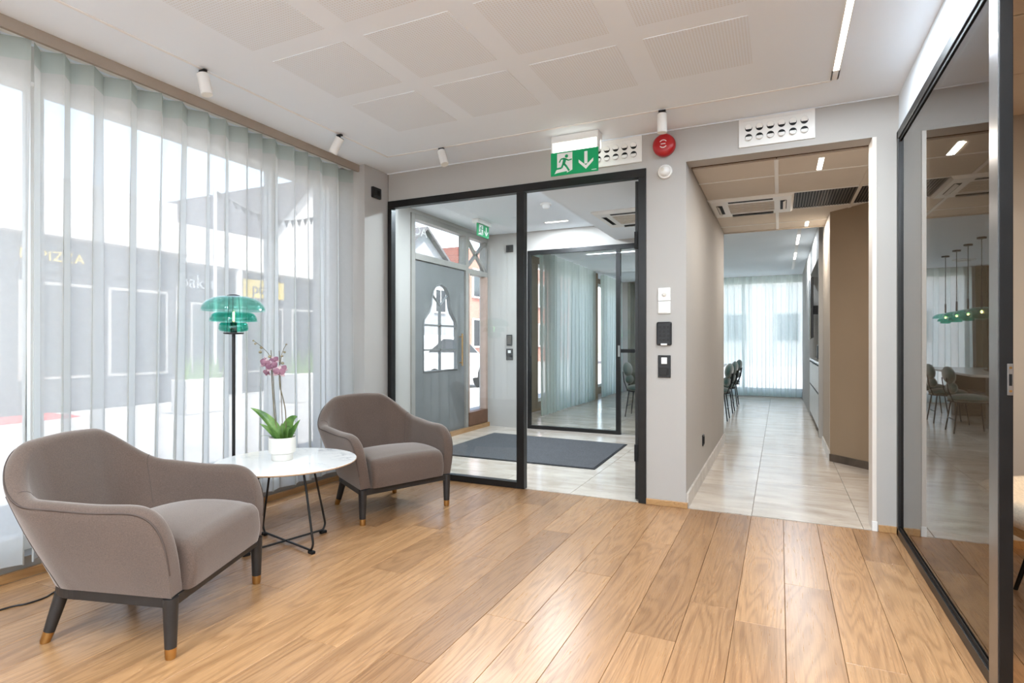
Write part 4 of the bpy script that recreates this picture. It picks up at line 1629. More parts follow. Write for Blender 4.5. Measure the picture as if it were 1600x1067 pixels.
M['grille_warm'] = plain('intake_grille', (176, 164, 150), 0.6, 0, 0.3, 0.05)
cassette((-1.33, 5.81, 2.452), 0.74, 0.74, 'square ceiling air conditioner seen through the open glass door')

mt = thing('door_mat', 'large charcoal entrance mat on the vestibule stone floor', 'mat', (-2.42, 5.72, 0))
obj('rubber_edge', MB().prism([(-0.88, -0.73), (0.90, -0.73), (0.86, 0.66), (-0.88, 0.76)], 0.0005, 0.006), 'matedge', mt)
obj('pile', MB().prism([(-0.86, -0.71), (0.88, -0.71), (0.84, 0.64), (-0.86, 0.74)], 0.005, 0.010), 'mat', mt)

# ================================================================== CORRIDOR
ZK = 2.43
struct('wall_recess', MB().prism([(0.445, 6.35), (1.2, 5.595), (1.7, 5.595), (1.7, 7.32), (0.445, 7.32)], 0, ZC), 'wall_brown')
struct('wall_recess_side', MB().box(1.2, 1.35, YB + 0.15, 5.6, 0, ZC), 'wall_corridor')
struct('trim_6', MB().box(0.443, 0.447, 6.36, 7.32, 0, 2.62), 'wall_corridor')
struct('ceiling_corridor', MB().box(-0.59, 1.25, YB + 0.15, 7.06, ZK + 0.012, ZC + 0.1), 'joint')
cc = bpy.data.objects['ceiling_corridor']
gx = [-0.59, -0.02, 0.59, 1.2]
gy = [4.37, 4.79, 5.39, 6.05, 6.68, 7.05]
for i in range(3):
    for j in range(5):
        if j == 2 and i == 0:
            continue
        a, b, c, d = gx[i] + 0.004, gx[i + 1] - 0.004, gy[j] + 0.004, gy[j + 1] - 0.004
        if j == 2:
            a = max(a, 0.115)
            g_ = obj('air_grille', MB().box(a, b, c, d, ZK + 0.006, ZK + 0.012), 'gasket', cc)
            ns = int((b - a) / 0.022)
            for q in range(ns):
                x = a + (q + 0.5) * (b - a) / ns
                obj('slat', MB().box(x - 0.005, x + 0.005, c, d, ZK, ZK + 0.008), 'grille', g_)
        else:
            obj('ceiling_tile', MB().box(a, b, c, d, ZK, ZK + 0.014), 'ctile', cc)
gr = MB()
for y in gy[1:-1]:
    gr.box(-0.59, 1.2, y - 0.009, y + 0.009, ZK - 0.004, ZK + 0.004)
obj('grid_rail', gr, 'grid', cc)
gr = MB()
gr.box(-0.036, -0.008, 4.37, 5.39, ZK - 0.005, ZK + 0.004).box(-0.036, -0.008, 6.05, 7.05, ZK - 0.005, ZK + 0.004)
obj('grid_rail', gr, 'grid', cc)
obj('grid_rail', MB().box(0.583, 0.607, 4.25, 7.05, ZK - 0.005, ZK + 0.004), 'ctile', cc)
struct('trim_7', MB().box(-0.59, 1.2, 7.03, 7.06, ZK - 0.012, ZC), 'wall_corridor')
cassette((-0.237, 5.72, ZK + 0.006), 0.70, 0.70, 'square ceiling air conditioner in the corridor beyond the opening')
for (y0, y1, lab) in ((4.45, 4.76, 'short light strip in the corridor ceiling nearest the opening'), (6.72, 6.98, 'short light strip at the far end of the corridor ceiling')):
    t = thing('ceiling_light', lab, 'ceiling light', (0.262, (y0 + y1) / 2, ZK))
    hl = (y1 - y0) / 2
    obj('frame', MB().box(-0.020, 0.020, -hl, hl, -0.004, 0), 'grid', t)
    obj('diffuser', MB().box(-0.015, 0.015, -hl + 0.01, hl - 0.01, -0.006, -0.0035), 'led', t)
    strip_light('corridor_lamp', 0.249, 0.275, y0 + 0.02, y1 - 0.02, ZK - 0.008, 8, (1, 0.93, 0.84))
struct('baseboard_corridor', MB().box(-0.59, -0.575, YB + 0.01, 7.05, 0, 0.10).box(-0.605, -0.575, 7.05, 7.065, 0, 0.10), 'stonebase')
struct('baseboard_recess', MB().prism([(0.432, 6.345), (0.445, 6.35), (0.445, 7.32), (0.432, 7.32)], 0, 0.10), 'stonebase')
struct('baseboard_niche', MB().prism([(0.437, 6.342), (1.2, 5.58), (1.2, 5.595), (0.445, 6.35)], 0, 0.07), 'darkstone')
# white post and casing at the right jamb
struct('trim_8', MB().box(0.513, 0.537, YB - 0.004, YB + 0.15, 0, 2.412), 'warm_white', bevel=0.002)
struct('trim_9', MB().box(0.512, 0.540, YB - 0.008, YB + 0.02, 0, 0.06), 'white', bevel=0.002)
ol_ = thing('wall_socket', 'small black socket low on the corridor wall', 'socket', (-0.59, 5.05, 0.33))
obj('plate', MB().box(0, 0.010, -0.045, 0.045, -0.045, 0.045), 'black', ol_, bevel=0.003)
obj('cover', MB().box(0.009, 0.013, -0.03, 0.03, -0.03, 0.03), 'gasket', ol_)

# ================================================================== DINING ROOM
YF = 13.42
struct('ceiling_dining', MB().box(VX, 1.3, 7.09, YF + 0.1, 2.60, 2.72), 'ceiling')
wf = MB()
wf.box(VX, -1.95, YF, YF + 0.15, 0, 2.72).box(0.50, 1.3, YF, YF + 0.15, 0, 2.72).box(-1.95, 0.50, YF, YF + 0.15, 2.5, 2.72).box(-1.95, 0.50, YF, YF + 0.15, 0, 0.12)
struct('wall_far', wf, 'wall')
w4 = struct('window_4', loc=(0, 0, 0))
obj('window_frame', MB().box(-1.95, 0.50, YF + 0.03, YF + 0.09, 0.12, 0.18).box(-1.95, 0.50, YF + 0.03, YF + 0.09, 2.44, 2.5).box(-1.95, -1.89, YF + 0.03, YF + 0.09, 0.12, 2.5).box(0.44, 0.50, YF + 0.03, YF + 0.09, 0.12, 2.5), 'white_metal', w4)
obj('mullion', MB().box(-0.75, -0.69, YF + 0.03, YF + 0.09, 0.18, 2.44), 'white_metal', w4)
obj('pane', MB().box(-1.89, -0.75, YF + 0.055, YF + 0.063, 0.18, 2.44), 'win', w4)
obj('pane', MB().box(-0.69, 0.44, YF + 0.055, YF + 0.063, 0.18, 2.44), 'win', w4)
ws = MB()
ws.box(VX - 0.14, VX, 7.3, 8.9, 0, 2.72).box(VX - 0.14, -3.43, 10.98, 11.5, 0, 2.6).box(VX - 0.14, VX, 13.2, YF + 0.15, 0, 2.72)
ws.box(VX - 0.14, VX, 8.9, 13.2, 2.5, 2.72).box(VX - 0.14, VX, 8.9, 13.2, 0, 0.15)
struct('wall_street_dining', ws, 'wall_brown')
w5 = struct('window_5', loc=(0, 0, 0))
for a, b in ((8.9, 9.9), (9.9, 10.98), (11.5, 13.2)):
    obj('window_frame', MB().box(VX - 0.09, VX - 0.03, a, b, 0.15, 0.21).box(VX - 0.09, VX - 0.03, a, b, 2.44, 2.5).box(VX - 0.09, VX - 0.03, a, a + 0.05, 0.21, 2.44).box(VX - 0.09, VX - 0.03, b - 0.05, b, 0.21, 2.44), 'white_metal', w5)
    obj('pane', MB().box(VX - 0.064, VX - 0.056, a + 0.05, b - 0.05, 0.21, 2.44), 'win', w5)
curtain('sheer_curtain', 'pale green sheer curtain across the far dining room window', -1.95, 0.44, 13.27, 2.58, 0.02, 0.16, 0.04, 21, 'sheer_green', 'sheer_green', axis='x')
curtain('sheer_curtain', 'long sheer curtain seen through the second glass front', 8.15, 10.95, -3.36, 2.58, 0.02, 0.17, 0.05, 22, 'sheer_green', 'sheer_green')
curtain('sheer_curtain', 'sheer curtain beyond the dark pier seen through the glass door', 11.55, 13.1, -3.36, 2.58, 0.02, 0.16, 0.045, 23, 'sheer_green', 'sheer_green')
curtain('drape', 'heavy olive drape on the far dining room wall beside the pale sheer', -3.25, -2.0, 13.27, 2.58, 0.02, 0.16, 0.04, 24, 'olive', 'olive', axis='x')
# right side: niche with cabinet and screen
wd = MB()
wd.box(0.43, 1.3, 7.83, 7.95, 0, 2.62).box(0.43, 1.3, 7.95, 10.25, 2.2, 2.62).box(0.43, 1.3, 10.25, YF, 0, 2.62).box(0.98, 1.3, 7.95, 10.25, 0, 2.2)
struct('wall_niche', wd, 'wall')
struct('wall_side_passage', MB().box(1.25, 1.35, 7.06, 7.9, 0, 2.62), 'wall_corridor')
cb_ = thing('sideboard', 'pale built-in sideboard with drawers in the niche of the dining room', 'cabinet', (0.44, 7.96, 0))
obj('plinth', MB().box(0.06, 0.52, 0, 2.26, 0, 0.08), 'grille', cb_)
obj('carcass', MB().box(0.012, 0.53, 0, 2.26, 0.08, 0.885), 'warm_white', cb_)
obj('worktop', MB().box(-0.01, 0.535, -0.005, 2.28, 0.885, 0.915), 'tabletop', cb_)
for k in range(3):
    for z0, z1 in ((0.085, 0.50), (0.53, 0.855)):
        d_ = obj('drawer', MB().box(-0.006, 0.012, k * 0.755 + 0.004, (k + 1) * 0.755 - 0.004, z0, z1), 'cab', cb_)
        obj('grip', MB().box(-0.002, 0.012, k * 0.755 + 0.01, (k + 1) * 0.755 - 0.01, z1 + 0.002, z1 + 0.028), 'gasket', d_)
tv = thing('television', 'thin wall mounted television seen edge on in the dining room', 'television', (0.395, 9.15, 1.62), radians(-2))
obj('screen', MB().box(-0.016, 0, -0.72, 0.72, -0.42, 0.42), 'screen', tv)
obj('back_shell', MB().box(0, 0.03, -0.70, 0.70, -0.40, 0.40), 'black', tv, bevel=0.006)
obj('wall_arm', MB().box(0.03, 0.20, -0.05, 0.05, -0.06, 0.06), 'black', tv)
sp_ = thing('counter_box', 'small dark box on the sideboard below the television', 'box', (0.56, 9.75, 0.915))
obj('body', MB().box(-0.05, 0.05, -0.09, 0.09, 0, 0.20), 'black', sp_, bevel=0.008)
obj('cap', MB().box(-0.045, 0.045, -0.085, 0.085, 0.20, 0.206), 'steel', sp_)
# ceiling led line
t = thing('led_strip_light', 'linear light strip on the dining room ceiling', 'ceiling light', (0.23, 10.0, 2.60))
obj('profile', MB().box(-0.022, 0.022, -2.6, 2.4, -0.005, 0), 'grid', t)
for a in (-1.1, 0.55):
    obj('diffuser', MB().box(-0.015, 0.015, a - 0.4, a + 0.4, -0.008, -0.0045), 'led', t)
    strip_light('dining_lamp', 0.217, 0.243, 10 + a - 0.4, 10 + a + 0.4, 2.588, 9)
ad = thing('ceiling_air_diffuser', 'round white air diffuser on the dining room ceiling', 'vent', (-1.6, 12.3, 2.60))
obj('rim', MB().lathe([(0.17, 0), (0.17, -0.012), (0.14, -0.02), (0.12, -0.012)], 28), 'white', ad, smooth=40)
obj('cone', MB().lathe([(0.10, -0.006), (0.09, -0.035), (0.0001, -0.04)], 28), 'white', ad, smooth=40)

# table, chairs, pendants, centrepiece
dt = thing('dining_table', 'long pale stone dining table with rounded corners in the far room', 'table', (-1.42, 10.45, 0))
HX, HY, rc = 0.50, 1.45, 0.14
poly = []
for cx_, cy_, a0 in ((HX - rc, -HY + rc, -90), (HX - rc, HY - rc, 0), (-HX + rc, HY - rc, 90), (-HX + rc, -HY + rc, 180)):
    for q in range(7):
        a = radians(a0 + q * 15)
        poly.append((cx_ + rc * cos(a), cy_ + rc * sin(a)))
obj('tabletop', MB().prism(poly, 0.715, 0.745), 'tabletop', dt, bevel=0.003)
obj('pedestal', MB().box(-0.20, 0.20, -0.95, -0.75, 0, 0.715), 'darkstone', dt, bevel=0.006)
obj('pedestal', MB().box(-0.20, 0.20, 0.75, 0.95, 0, 0.715), 'darkstone', dt, bevel=0.006)
obj('stretcher', MB().box(-0.05, 0.05, -0.75, 0.75, 0.3, 0.42), 'darkstone', dt, bevel=0.006)


def make_dining_chair():
    """back towards local +x, faces -x"""
    t = thing('dining_chair', '', 'chair')
    obj('seat', MB().ell((0, 0, 0.44), (0.235, 0.235, 0.06), 24, 10), 'velvet', t, smooth=60)
    up = MB().ell((0.215, 0, 0.735), (0.060, 0.215, 0.115), 22, 10, Matrix.Rotation(radians(10), 3, 'Y'))
    obj('backrest', up, 'velvet', t, smooth=60)
    lo = MB().ell((0.185, 0, 0.575), (0.055, 0.18, 0.075), 20, 8, Matrix.Rotation(radians(6), 3, 'Y'))
    obj('backrest', lo, 'velvet', t, smooth=60)
    hoop = [(0.225 * cos(radians(a)), 0.225 * sin(radians(a)), 0.40) for a in range(0, 360, 20)]
    obj('seat_ring', MB().tube(hoop, 0.008, 6, True), 'black_metal', t, smooth=60)
    for y in (-0.11, 0.11):
        obj('back_stay', MB().tube([(0.19, y, 0.40), (0.245, y, 0.55), (0.265, y, 0.70)], 0.008, 6), 'black_metal', t, smooth=60)
    for sx in (-1, 1):
        for sy in (-1, 1):
            obj('leg', MB().tube([(0.155 * sx, 0.155 * sy, 0.41), (0.205 * sx, 0.205 * sy, 0.0)], 0.009, 7), 'black_metal', t, smooth=60)
    obj('foot_bar', MB().tube([(0.185, -0.185, 0.17), (0.185, 0.185, 0.17)], 0.006, 6), 'black_metal', t, smooth=60)
    return t


ch0 = make_dining_chair()
ch0.location = (-0.90, 9.10, 0)
ch0['label'] = 'dark green dining chair on the corridor side, nearest of its row'
ch0['group'] = 'green velvet dining chairs'
for y, lab in ((10.15, 'dark green dining chair on the corridor side, middle of its row'), (11.25, 'dark green dining chair on the corridor side, closest to the far curtain')):
    dup(ch0, (-0.90, y, 0), None, lab)
for y, lab in ((9.0, 'dark green dining chair across the table, nearest the second glass front'), (10.15, 'dark green dining chair across the table, middle of its row'), (11.25, 'dark green dining chair across the table, closest to the olive drape')):
    dup(ch0, (-1.98, y, 0), (0, 0, pi), lab)


def make_pendant():
    t = thing('pendant_lamp', '', 'lamp')
    obj('canopy', MB().lathe([(0.0001, 0), (0.055, 0), (0.055, -0.022), (0.0001, -0.024)], 24), 'black_metal', t, smooth=40)
    obj('cord', MB().cyl((0, 0, -0.02), (0, 0, -0.95), 0.005, n=8), 'black_metal', t)
    obj('socket', MB().cyl((0, 0, -0.80), (0, 0, -0.95), 0.012, n=12), 'black_metal', t)
    obj('lamp_shade', MB().lathe(dome(0.02, 0.18, -1.035, -0.955, 12), 36, close=True), 'teal_pale', t, smooth=60)
    obj('lamp_shade', MB().lathe(dome(0.06, 0.115, -1.085, -1.04, 10), 32, close=True), 'teal', t, smooth=60)
    obj('lamp_shade', MB().lathe([(0.05, -1.125), (0.072, -1.12), (0.075, -1.10), (0.065, -1.085), (0.062, -1.085), (0.072, -1.10), (0.069, -1.117), (0.05, -1.122)], 28, close=True), 'teal', t, smooth=60)
    b = obj('bulb', MB().ell((0, 0, -1.02), (0.03, 0.03, 0.036), 14, 8), 'bulbglass', t, smooth=60)
    obj('filament', MB().ell((0, 0, -1.02), (0.016, 0.016, 0.02), 10, 6), 'filament', b, smooth=60)
    return t


p0 = make_pendant()
p0.location = (-1.20, 9.78, 2.60)
p0['label'] = 'teal glass pendant lamp over the dining table, nearest the glass front'
p0['group'] = 'teal pendants over the dining table'
for y, lab in ((10.40, 'teal glass pendant lamp over the dining table, second from the glass front'), (11.0, 'teal glass pendant lamp over the dining table, third from the glass front'), (11.66, 'teal glass pendant lamp over the dining table, nearest the far curtain')):
    dup(p0, (-1.20, y, 2.60), None, lab)
cpz = thing('centrepiece_bowl', 'oblong bowl of brown cones on the dining table', 'bowl', (-1.42, 10.0, 0.745))
obj('bowl', MB().lathe([(0.0001, 0.0), (0.06, 0.0), (0.14, 0.03), (0.15, 0.042), (0.143, 0.042), (0.06, 0.01), (0.0001, 0.008)], 28), 'darkstone', cpz, smooth=50)
rr = random.Random(4)
for k in range(11):
    a = rr.uniform(0, 6.28)
    d_ = rr.uniform(0, 0.095)
    obj('cone', MB().ell((d_ * cos(a), d_ * sin(a), 0.045 + rr.uniform(0, 0.02)), (0.035, 0.026, 0.026), 10, 6, Matrix.Rotation(rr.uniform(0, 3), 3, 'Z')), 'bread', cpz, smooth=60)

# ================================================================== RIGHT PARTITION AND SIDE ROOM
gp = struct('window_6', loc=(0, 0, 0))
GX0, GX1 = 0.636, 0.668
obj('frame_head', MB().box(GX0, GX1, 2.30, YB - 0.02, 2.365, 2.415), 'black_metal', gp, bevel=0.002)
obj('frame_sill', MB().box(GX0, GX1, 2.30, YB - 0.02, 0.0, 0.045), 'black_metal', gp, bevel=0.002)
obj('frame_post', MB().box(GX0, GX1, YB - 0.065, YB - 0.02, 0, 2.415), 'black_metal', gp, bevel=0.002)
pst = obj('frame_post', MB().box(0.632, 0.668, 2.30, 2.39, 0, 2.65), 'black_metal', gp, bevel=0.002)
obj('post_cover', MB().box(0.630, 0.632, 2.306, 2.388, 0.0, 2.65), 'gunmetal', gp)
obj('pane', MB().box(0.650, 0.658, 2.39, YB - 0.065, 0.045, 2.365), 'smoked', gp)
obj('gasket', MB().box(0.644, 0.648, 2.39, YB - 0.065, 0.045, 0.062).box(0.644, 0.648, 2.39, YB - 0.065, 2.348, 2.365), 'gasket', gp)
sk = obj('strike_plate', MB().box(0.652, 0.6675, 2.2965, 2.3005, 0.985, 1.085), 'steel', pst, bevel=0.001)
sk['label'] = 'steel strike plate on the black post'
obj('latch_hole', MB().box(0.656, 0.6635, 2.2955, 2.2975, 1.015, 1.052), 'gasket', pst)
obj('screw', MB().cyl((0.660, 2.2955, 1.072), (0.660, 2.298, 1.072), 0.004, n=10).cyl((0.660, 2.2955, 0.998), (0.660, 2.298, 0.998), 0.004, n=10), 'brass', pst)
struct('wall_side_room', MB().box(4.0, 4.15, -0.6, YB + 0.15, 0, ZC).box(0.72, 4.0, -0.6, -0.5, 0, ZC), 'wall_corridor')
csr = struct('ceiling_side_room', MB().box(0.70, 4.0, -0.6, YB, 2.442, 2.56), 'joint')
for i in range(6):
    for j in range(7):
        a, b = 0.70 + i * 0.62, min(4.0, 0.70 + (i + 1) * 0.62)
        d, c = YB - j * 0.625, YB - (j + 1) * 0.625
        obj('ceiling_tile', MB().box(a + 0.004, b - 0.004, c + 0.004, d - 0.004, 2.430, 2.444), 'ctile', csr)
struct('baseboard_side_room', MB().box(0.72, 4.0, YB - 0.014, YB, 0, 0.042), 'oak_trim')
# cream tub chair beyond the glass
tc = thing('tub_chair', 'cream round lounge chair on black legs just beyond the smoked glass', 'chair', (1.30, 3.10, 0))
obj('seat_shell', MB().lathe([(0.0001, 0.40), (0.30, 0.385), (0.44, 0.395), (0.50, 0.43), (0.515, 0.475), (0.50, 0.51), (0.46, 0.515), (0.42, 0.48), (0.30, 0.455), (0.0001, 0.452)], 48), 'boucle', tc, smooth=60)


def tub(i, j):
    n_ = 40
    a = radians(-115 + 230 * i / n_)
    e = 1 - abs(2 * i / n_ - 1) ** 3
    prof = [(0.47, 0.47), (0.49, 0.47 + 0.16 * e), (0.505, 0.47 + 0.30 * e), (0.525, 0.47 + 0.33 * e), (0.55, 0.47 + 0.29 * e), (0.545, 0.47 + 0.15 * e), (0.52, 0.46)]
    r, z = prof[j]
    return (r * cos(a), r * sin(a), z)


obj('backrest', MB().grid(tub, 41, 7), 'boucle', tc, smooth=60)
obj('wood_ring', MB().lathe([(0.28, 0.345), (0.43, 0.355), (0.435, 0.395), (0.28, 0.385)], 40, close=True), 'birch', tc, smooth=40)
for k in range(4):
    a = pi / 4 + k * pi / 2
    obj('leg', MB().tube([(0.33 * cos(a), 0.33 * sin(a), 0.36), (0.43 * cos(a), 0.43 * sin(a), 0.0)], [0.013, 0.009], 8), 'black_metal', tc, smooth=60)
sl = thing('ceiling_light', 'square panel light on the tiled ceiling of the side room', 'ceiling light', (2.3, 2.5, 2.43))
obj('frame', MB().box(-0.3, 0.3, -0.3, 0.3, -0.012, 0), 'white_metal', sl)
obj('diffuser', MB().box(-0.28, 0.28, -0.28, 0.28, -0.014, -0.011), 'led', sl)
strip_light('side_room_lamp', 2.05, 2.55, 2.25, 2.75, 2.41, 26, (1.0, 0.78, 0.55))

# ================================================================== STREET
struct('street', MB().box(-70, VX - 0.15, -40, 70, -0.25, -0.12), 'asphalt')
struct('pavement', MB().box(VX - 1.6, VX - 0.14, -12, 20, -0.14, -0.06), 'asphalt')
struct('ground_south', MB().box(VX - 0.15, 40, -40, -3.12, -0.25, -0.12), 'asphalt')
struct('ground_rear', MB().box(VX - 0.15, 40, 13.6, 70, -0.25, -0.12), 'asphalt')


def shop(name, label, loc, y0, y1, depth, h):
    t = thing(name, label, 'building', loc)
    obj('wall', MB().box(-depth, 0, y0, y1, -0.12, h), 'shopwhite', t)
    return t


SX = -12.0
sh1 = shop('pizza_shop', 'low white building with dark shop front and yellow lettering across the street', (SX, 0, 0), 0.5, 8.2, 8, 4.2)
obj('shop_front', MB().box(0, 0.10, 0.6, 8.1, -0.10, 3.0), 'shopdark', sh1)
for k in range(5):
    y = 0.9 + k * 1.45
    wdw = obj('window', MB().box(0.08, 0.13, y, y + 1.2, 0.5, 2.25), 'greywood', sh1)
    obj('pane', MB().box(0.10, 0.14, y + 0.06, y + 1.14, 0.56, 2.19), 'shopglass', wdw)
obj('canopy', MB().box(0, 0.45, 0.5, 8.2, 3.05, 3.25), 'shopwhite', sh1)
obj('fascia', MB().box(0.10, 0.16, 0.6, 8.1, 2.45, 3.0), 'shopdark', sh1)
text('sign_lettering', 'N PIZZA', 0.25, 'yellow', sh1, (0.17, 5.74, 2.70), ROT_PX, 0.02, space=1.1)
sh2 = shop('bakery_shop', 'low white shop with canopy, white lettering and a yellow sign across the street', (SX - 0.4, 0, 0), 8.3, 13.2, 8, 3.9)
obj('shop_front', MB().box(0, 0.10, 8.4, 13.1, -0.10, 2.9), 'shopdark', sh2)
obj('canopy', MB().box(0, 0.5, 8.3, 13.2, 2.95, 3.25), 'shopwhite', sh2)
for k in range(3):
    y = 8.7 + k * 1.5
    wdw = obj('window', MB().box(0.08, 0.13, y, y + 1.2, 0.4, 2.1), 'greywood', sh2)
    obj('pane', MB().box(0.10, 0.14, y + 0.06, y + 1.14, 0.46, 2.04), 'shopglass', wdw)
text('sign_lettering', 'bakst', 0.42, 'shopwhite', sh2, (0.17, 8.85, 2.55), ROT_PX, 0.02)
obj('sign_board', MB().box(0.11, 0.16, 10.1, 11.4, 2.32, 2.78), 'yellow', sh2)
text('sign_lettering', 'pizza', 0.40, 'shopdark', sh2, (0.165, 10.75, 2.55), ROT_PX, 0.01)
obj('column', MB().cyl((0.42, 9.75, -0.12), (0.42, 9.75, 2.95), 0.08, n=14), 'shopwhite', sh2)
obj('column', MB().cyl((0.42, 12.6, -0.12), (0.42, 12.6, 2.95), 0.08, n=14), 'shopwhite', sh2)


def gable(name, label, loc, wy, dx, hw, hr, wallm, roofm, wins):
    """house with its gable towards the street (+x)"""
    t = thing(name, label, 'building', loc)
    prof = [(-wy / 2, -0.12), (wy / 2, -0.12), (wy / 2, hw), (0, hr), (-wy / 2, hw)]
    n_ = len(prof)
    vs = [(0, y, z) for y, z in prof] + [(-dx, y, z) for y, z in prof]
    fs = [tuple(range(n_)), tuple(range(2 * n_ - 1, n_ - 1, -1))] + [(i, i + n_, (i + 1) % n_ + n_, (i + 1) % n_) for i in range(n_)]
    obj('wall', MB().add(vs, fs), wallm, t)
    for sg in (-1, 1):
        e = 0.3
        p = [(0.25, sg * (wy / 2 + e), hw - e * (hr - hw) / (wy / 2) + 0.02), (0.25, 0, hr + 0.02), (-dx, 0, hr + 0.02), (-dx, sg * (wy / 2 + e), hw - e * (hr - hw) / (wy / 2) + 0.02)]
        vs = p + [(x, y, z + 0.14) for x, y, z in p]
        obj('roof', MB().add(vs, [(0, 1, 2, 3), (7, 6, 5, 4), (0, 4, 5, 1), (1, 5, 6, 2), (2, 6, 7, 3), (3, 7, 4, 0)]), roofm, t)
    for (y, z, w_, h_) in wins:
        f_ = obj('window', MB().box(0, 0.06, y - w_ / 2, y + w_ / 2, z, z + h_), 'shopwhite', t)
        obj('pane', MB().box(0.04, 0.07, y - w_ / 2 + 0.08, y - 0.03, z + 0.08, z + h_ - 0.08).box(0.04, 0.07, y + 0.03, y + w_ / 2 - 0.08, z + 0.08, z + h_ - 0.08), 'shopglass', f_)
    return t


gable('gabled_house', 'white gabled house with dark roof down the street', (-16, 16.2, 0), 4.6, 9, 4.6, 7.2, 'shopwhite', 'roofdark', ((-1.1, 3.2, 1.0, 1.3), (1.1, 3.2, 1.0, 1.3), (-1.1, 0.8, 1.0, 1.3), (1.1, 0.8, 1.0, 1.3)))
gable('gabled_house', 'grey gabled house farther along beyond the white one', (-15, 22.2, 0), 6, 9, 4.4, 6.4, 'greyhouse', 'roofdark', ((-1.4, 2.6, 1.0, 1.2), (1.4, 2.6, 1.0, 1.2)))
bb = thing('brick_building', 'red brick building with white windows behind the white car', 'building', (-15, 31, 0))
obj('wall', MB().box(-9, 0, -5.2, 12, -0.12, 6.2), 'brick', bb)
for k in range(7):
    for z in (0.9, 3.6):
        y = -4.2 + k * 2.3
        f_ = obj('window', MB().box(0, 0.08, y, y + 1.2, z, z + 1.6), 'shopwhite', bb)
        obj('pane', MB().box(0.05, 0.09, y + 0.1, y + 1.1, z + 0.1, z + 1.5), 'shopglass', f_)
rb = thing('row_building', 'tall pale building facing the far dining room window', 'building', (0, 34, 0))
obj('wall', MB().box(-9, 14, 0, 8, -0.12, 5.0), 'shopwhite', rb)
for k in range(8):
    f_ = obj('window', MB().box(-8 + k * 2.6, -6.8 + k * 2.6, -0.08, 0, 1.2, 2.8), 'greywood', rb)
    obj('pane', MB().box(-7.9 + k * 2.6, -6.9 + k * 2.6, -0.09, -0.05, 1.3, 2.7), 'shopglass', f_)
# car
car = thing('parked_car', 'white parked hatchback seen through the street door glass', 'car', (-8.6, 13.2, -0.12), radians(90))
prof = [(-1.95, 0.30), (1.95, 0.30), (2.05, 0.55), (1.95, 0.82), (1.05, 0.98), (0.35, 1.42), (-0.9, 1.48), (-1.75, 1.05), (-2.05, 0.95), (-2.08, 0.5)]
body = MB()
n_ = len(prof)


def car_ring(y, sc):
    return [(x, y, 0.3 + (z - 0.3) * (1 if z < 1.0 else sc)) for x, z in prof]


L = [car_ring(-0.86, 0.93), car_ring(-0.74, 1.0), car_ring(0.74, 1.0), car_ring(0.86, 0.93)]
body.grid(lambda i, j: L[i][j % n_], 4, n_ + 1)
body.add(L[0], [tuple(range(n_))])
body.add(L[3], [tuple(range(n_))])
obj('body', body, 'carwhite', car, smooth=35)
for sg in (-1, 1):
    y = sg * 0.865
    poly = [(0.95, 1.0), (0.32, 1.34), (-0.85, 1.38), (-1.55, 1.05)]
    vs = [(x, y, z) for x, z in poly] + [(x, y + sg * 0.012, z) for x, z in poly]
    obj('side_window', MB().add(vs, [(0, 1, 2, 3), (7, 6, 5, 4), (0, 4, 5, 1), (1, 5, 6, 2), (2, 6, 7, 3), (3, 7, 4, 0)]), 'shopglass', car)
    for x in (-1.28, 1.28):
        wh = obj('wheel', MB().cyl((x, sg * 0.70, 0.32), (x, sg * 0.89, 0.32), 0.32, n=24), 'tyre', car, smooth=40)
        obj('hubcap', MB().cyl((x, sg * 0.885, 0.32), (x, sg * 0.90, 0.32), 0.19, n=18), 'steel', wh)
    obj('headlight', MB().ell((1.90, sg * 0.62, 0.76), (0.12, 0.16, 0.08), 12, 8), 'bulbglass', car, smooth=60)
obj('windscreen', MB().add([(1.02, -0.7, 1.0), (1.02, 0.7, 1.0), (0.42, 0.66, 1.40), (0.42, -0.66, 1.40)], [(0, 1, 2, 3)]).add([(1.03, -0.7, 1.01), (1.03, 0.7, 1.01), (0.43, 0.66, 1.41), (0.43, -0.66, 1.41)], [(0, 1, 2, 3)]), 'shopglass', car)

# red carpet, planters, seat, bunting, tree
tag(obj('street_carpet', MB().box(-11.85, -10.9, 3.8, 5.7, -0.119, -0.10), 'redcarpet'), 'red carpet on the paving across the street', 'carpet')


def planter(loc, label):
    t = thing('street_planter', label, 'planter', loc)
    obj('tub', MB().box(-0.22, 0.22, -0.42, 0.42, 0, 0.62), 'shopwhite', t, bevel=0.02)
    g = MB()
    r = random.Random(int(loc[1] * 100))
    for k in range(70):
        a, b = r.uniform(-0.18, 0.18), r.uniform(-0.36, 0.36)
        hh = r.uniform(0.25, 0.6)
        dx_, dy_ = r.uniform(-0.15, 0.15), r.uniform(-0.15, 0.15)
        g.add([(a - 0.02, b, 0.6), (a + 0.02, b, 0.6), (a + dx_, b + dy_, 0.6 + hh)], [(0, 1, 2)])
    f_ = obj('grasses', g, 'foliage', t)
    f_['kind'] = 'stuff'
    return t


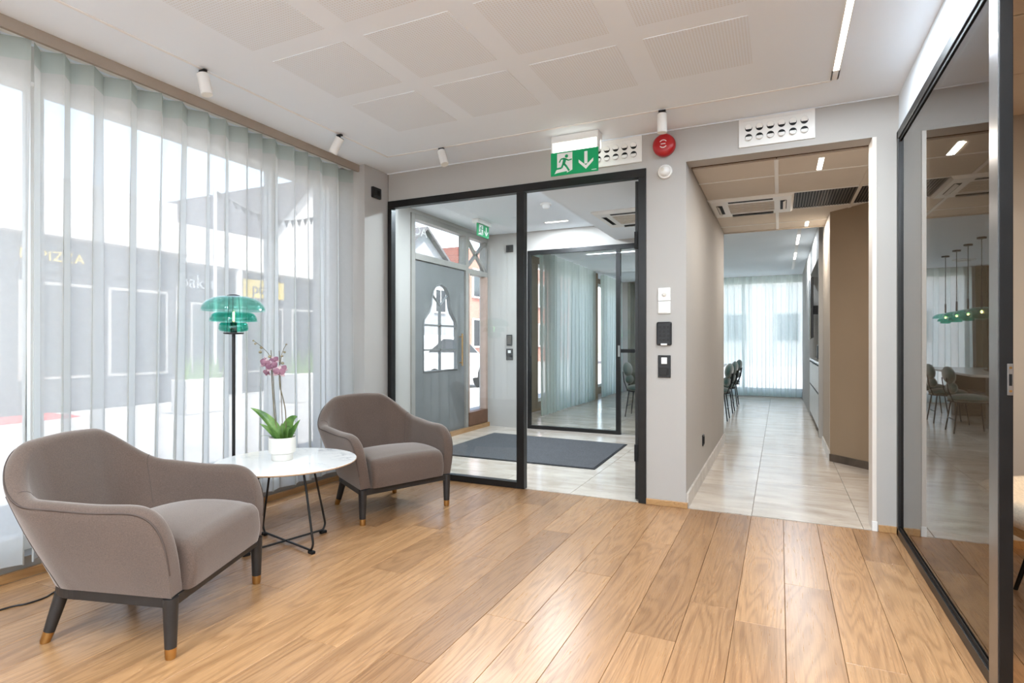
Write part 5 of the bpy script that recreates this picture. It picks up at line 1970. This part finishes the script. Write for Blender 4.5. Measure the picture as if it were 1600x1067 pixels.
planter((-9.6, 7.0, -0.12), 'white street planter with grasses left of the floor lamp')
planter((-9.4, 9.3, -0.12), 'white street planter with grasses behind the floor lamp')
bl = thing('bunting_string', 'string of small grey bunting flags across the street', 'bunting')
pA, pB = Vector((-10.0, 7.6, 4.15)), Vector((-10.0, 10.6, 4.3))
pts = [pA.lerp(pB, t / 16) - Vector((0, 0, 0.35 * sin(pi * t / 16))) for t in range(17)]
obj('line', MB().tube(pts, 0.008, 5), 'greywood', bl)
for p_ in (pA, pB):
    obj('pole', MB().cyl((p_.x, p_.y, -0.12), (p_.x, p_.y, p_.z + 0.05), 0.035, n=10), 'shopwhite', bl, smooth=40)
for i in range(16):
    a, b = pts[i].lerp(pts[i + 1], 0.1), pts[i].lerp(pts[i + 1], 0.9)
    c = (a + b) / 2 - Vector((0, 0, 0.17))
    th = Vector((0, 0.006, 0))
    obj('flag', MB().add([a, b, c, a + th, b + th, c + th], [(0, 1, 2), (5, 4, 3), (0, 3, 4, 1), (1, 4, 5, 2), (2, 5, 3, 0)]), 'greyhouse', bl)
tree = thing('street_tree', 'green street tree reflected in the second glass front', 'tree', (-7.4, -2.6, -0.12))
obj('trunk', MB().tube([(0, 0, 0), (0.05, 0.02, 1.2), (0, 0.05, 2.4), (0.1, 0, 3.4)], [0.13, 0.10, 0.08, 0.04], 10), 'bark', tree, smooth=60)
g = MB()
r = random.Random(9)
for k in range(2600):
    a = Vector((r.gauss(0, 1), r.gauss(0, 1), r.gauss(0, 1))).normalized() * (r.uniform(0.3, 1) ** 0.5)
    c = Vector((a.x * 1.5, a.y * 1.5, 3.5 + a.z * 1.35))
    d1 = Vector((r.gauss(0, 1), r.gauss(0, 1), r.gauss(0, 1))).normalized() * 0.12
    d2 = d1.cross(Vector((r.gauss(0, 1), r.gauss(0, 1), r.gauss(0, 1)))).normalized() * 0.055
    g.add([c - d1, c + d2, c + d1, c - d2], [(0, 1, 2, 3)])
f_ = obj('foliage', g, 'foliage', tree)
f_['kind'] = 'stuff'
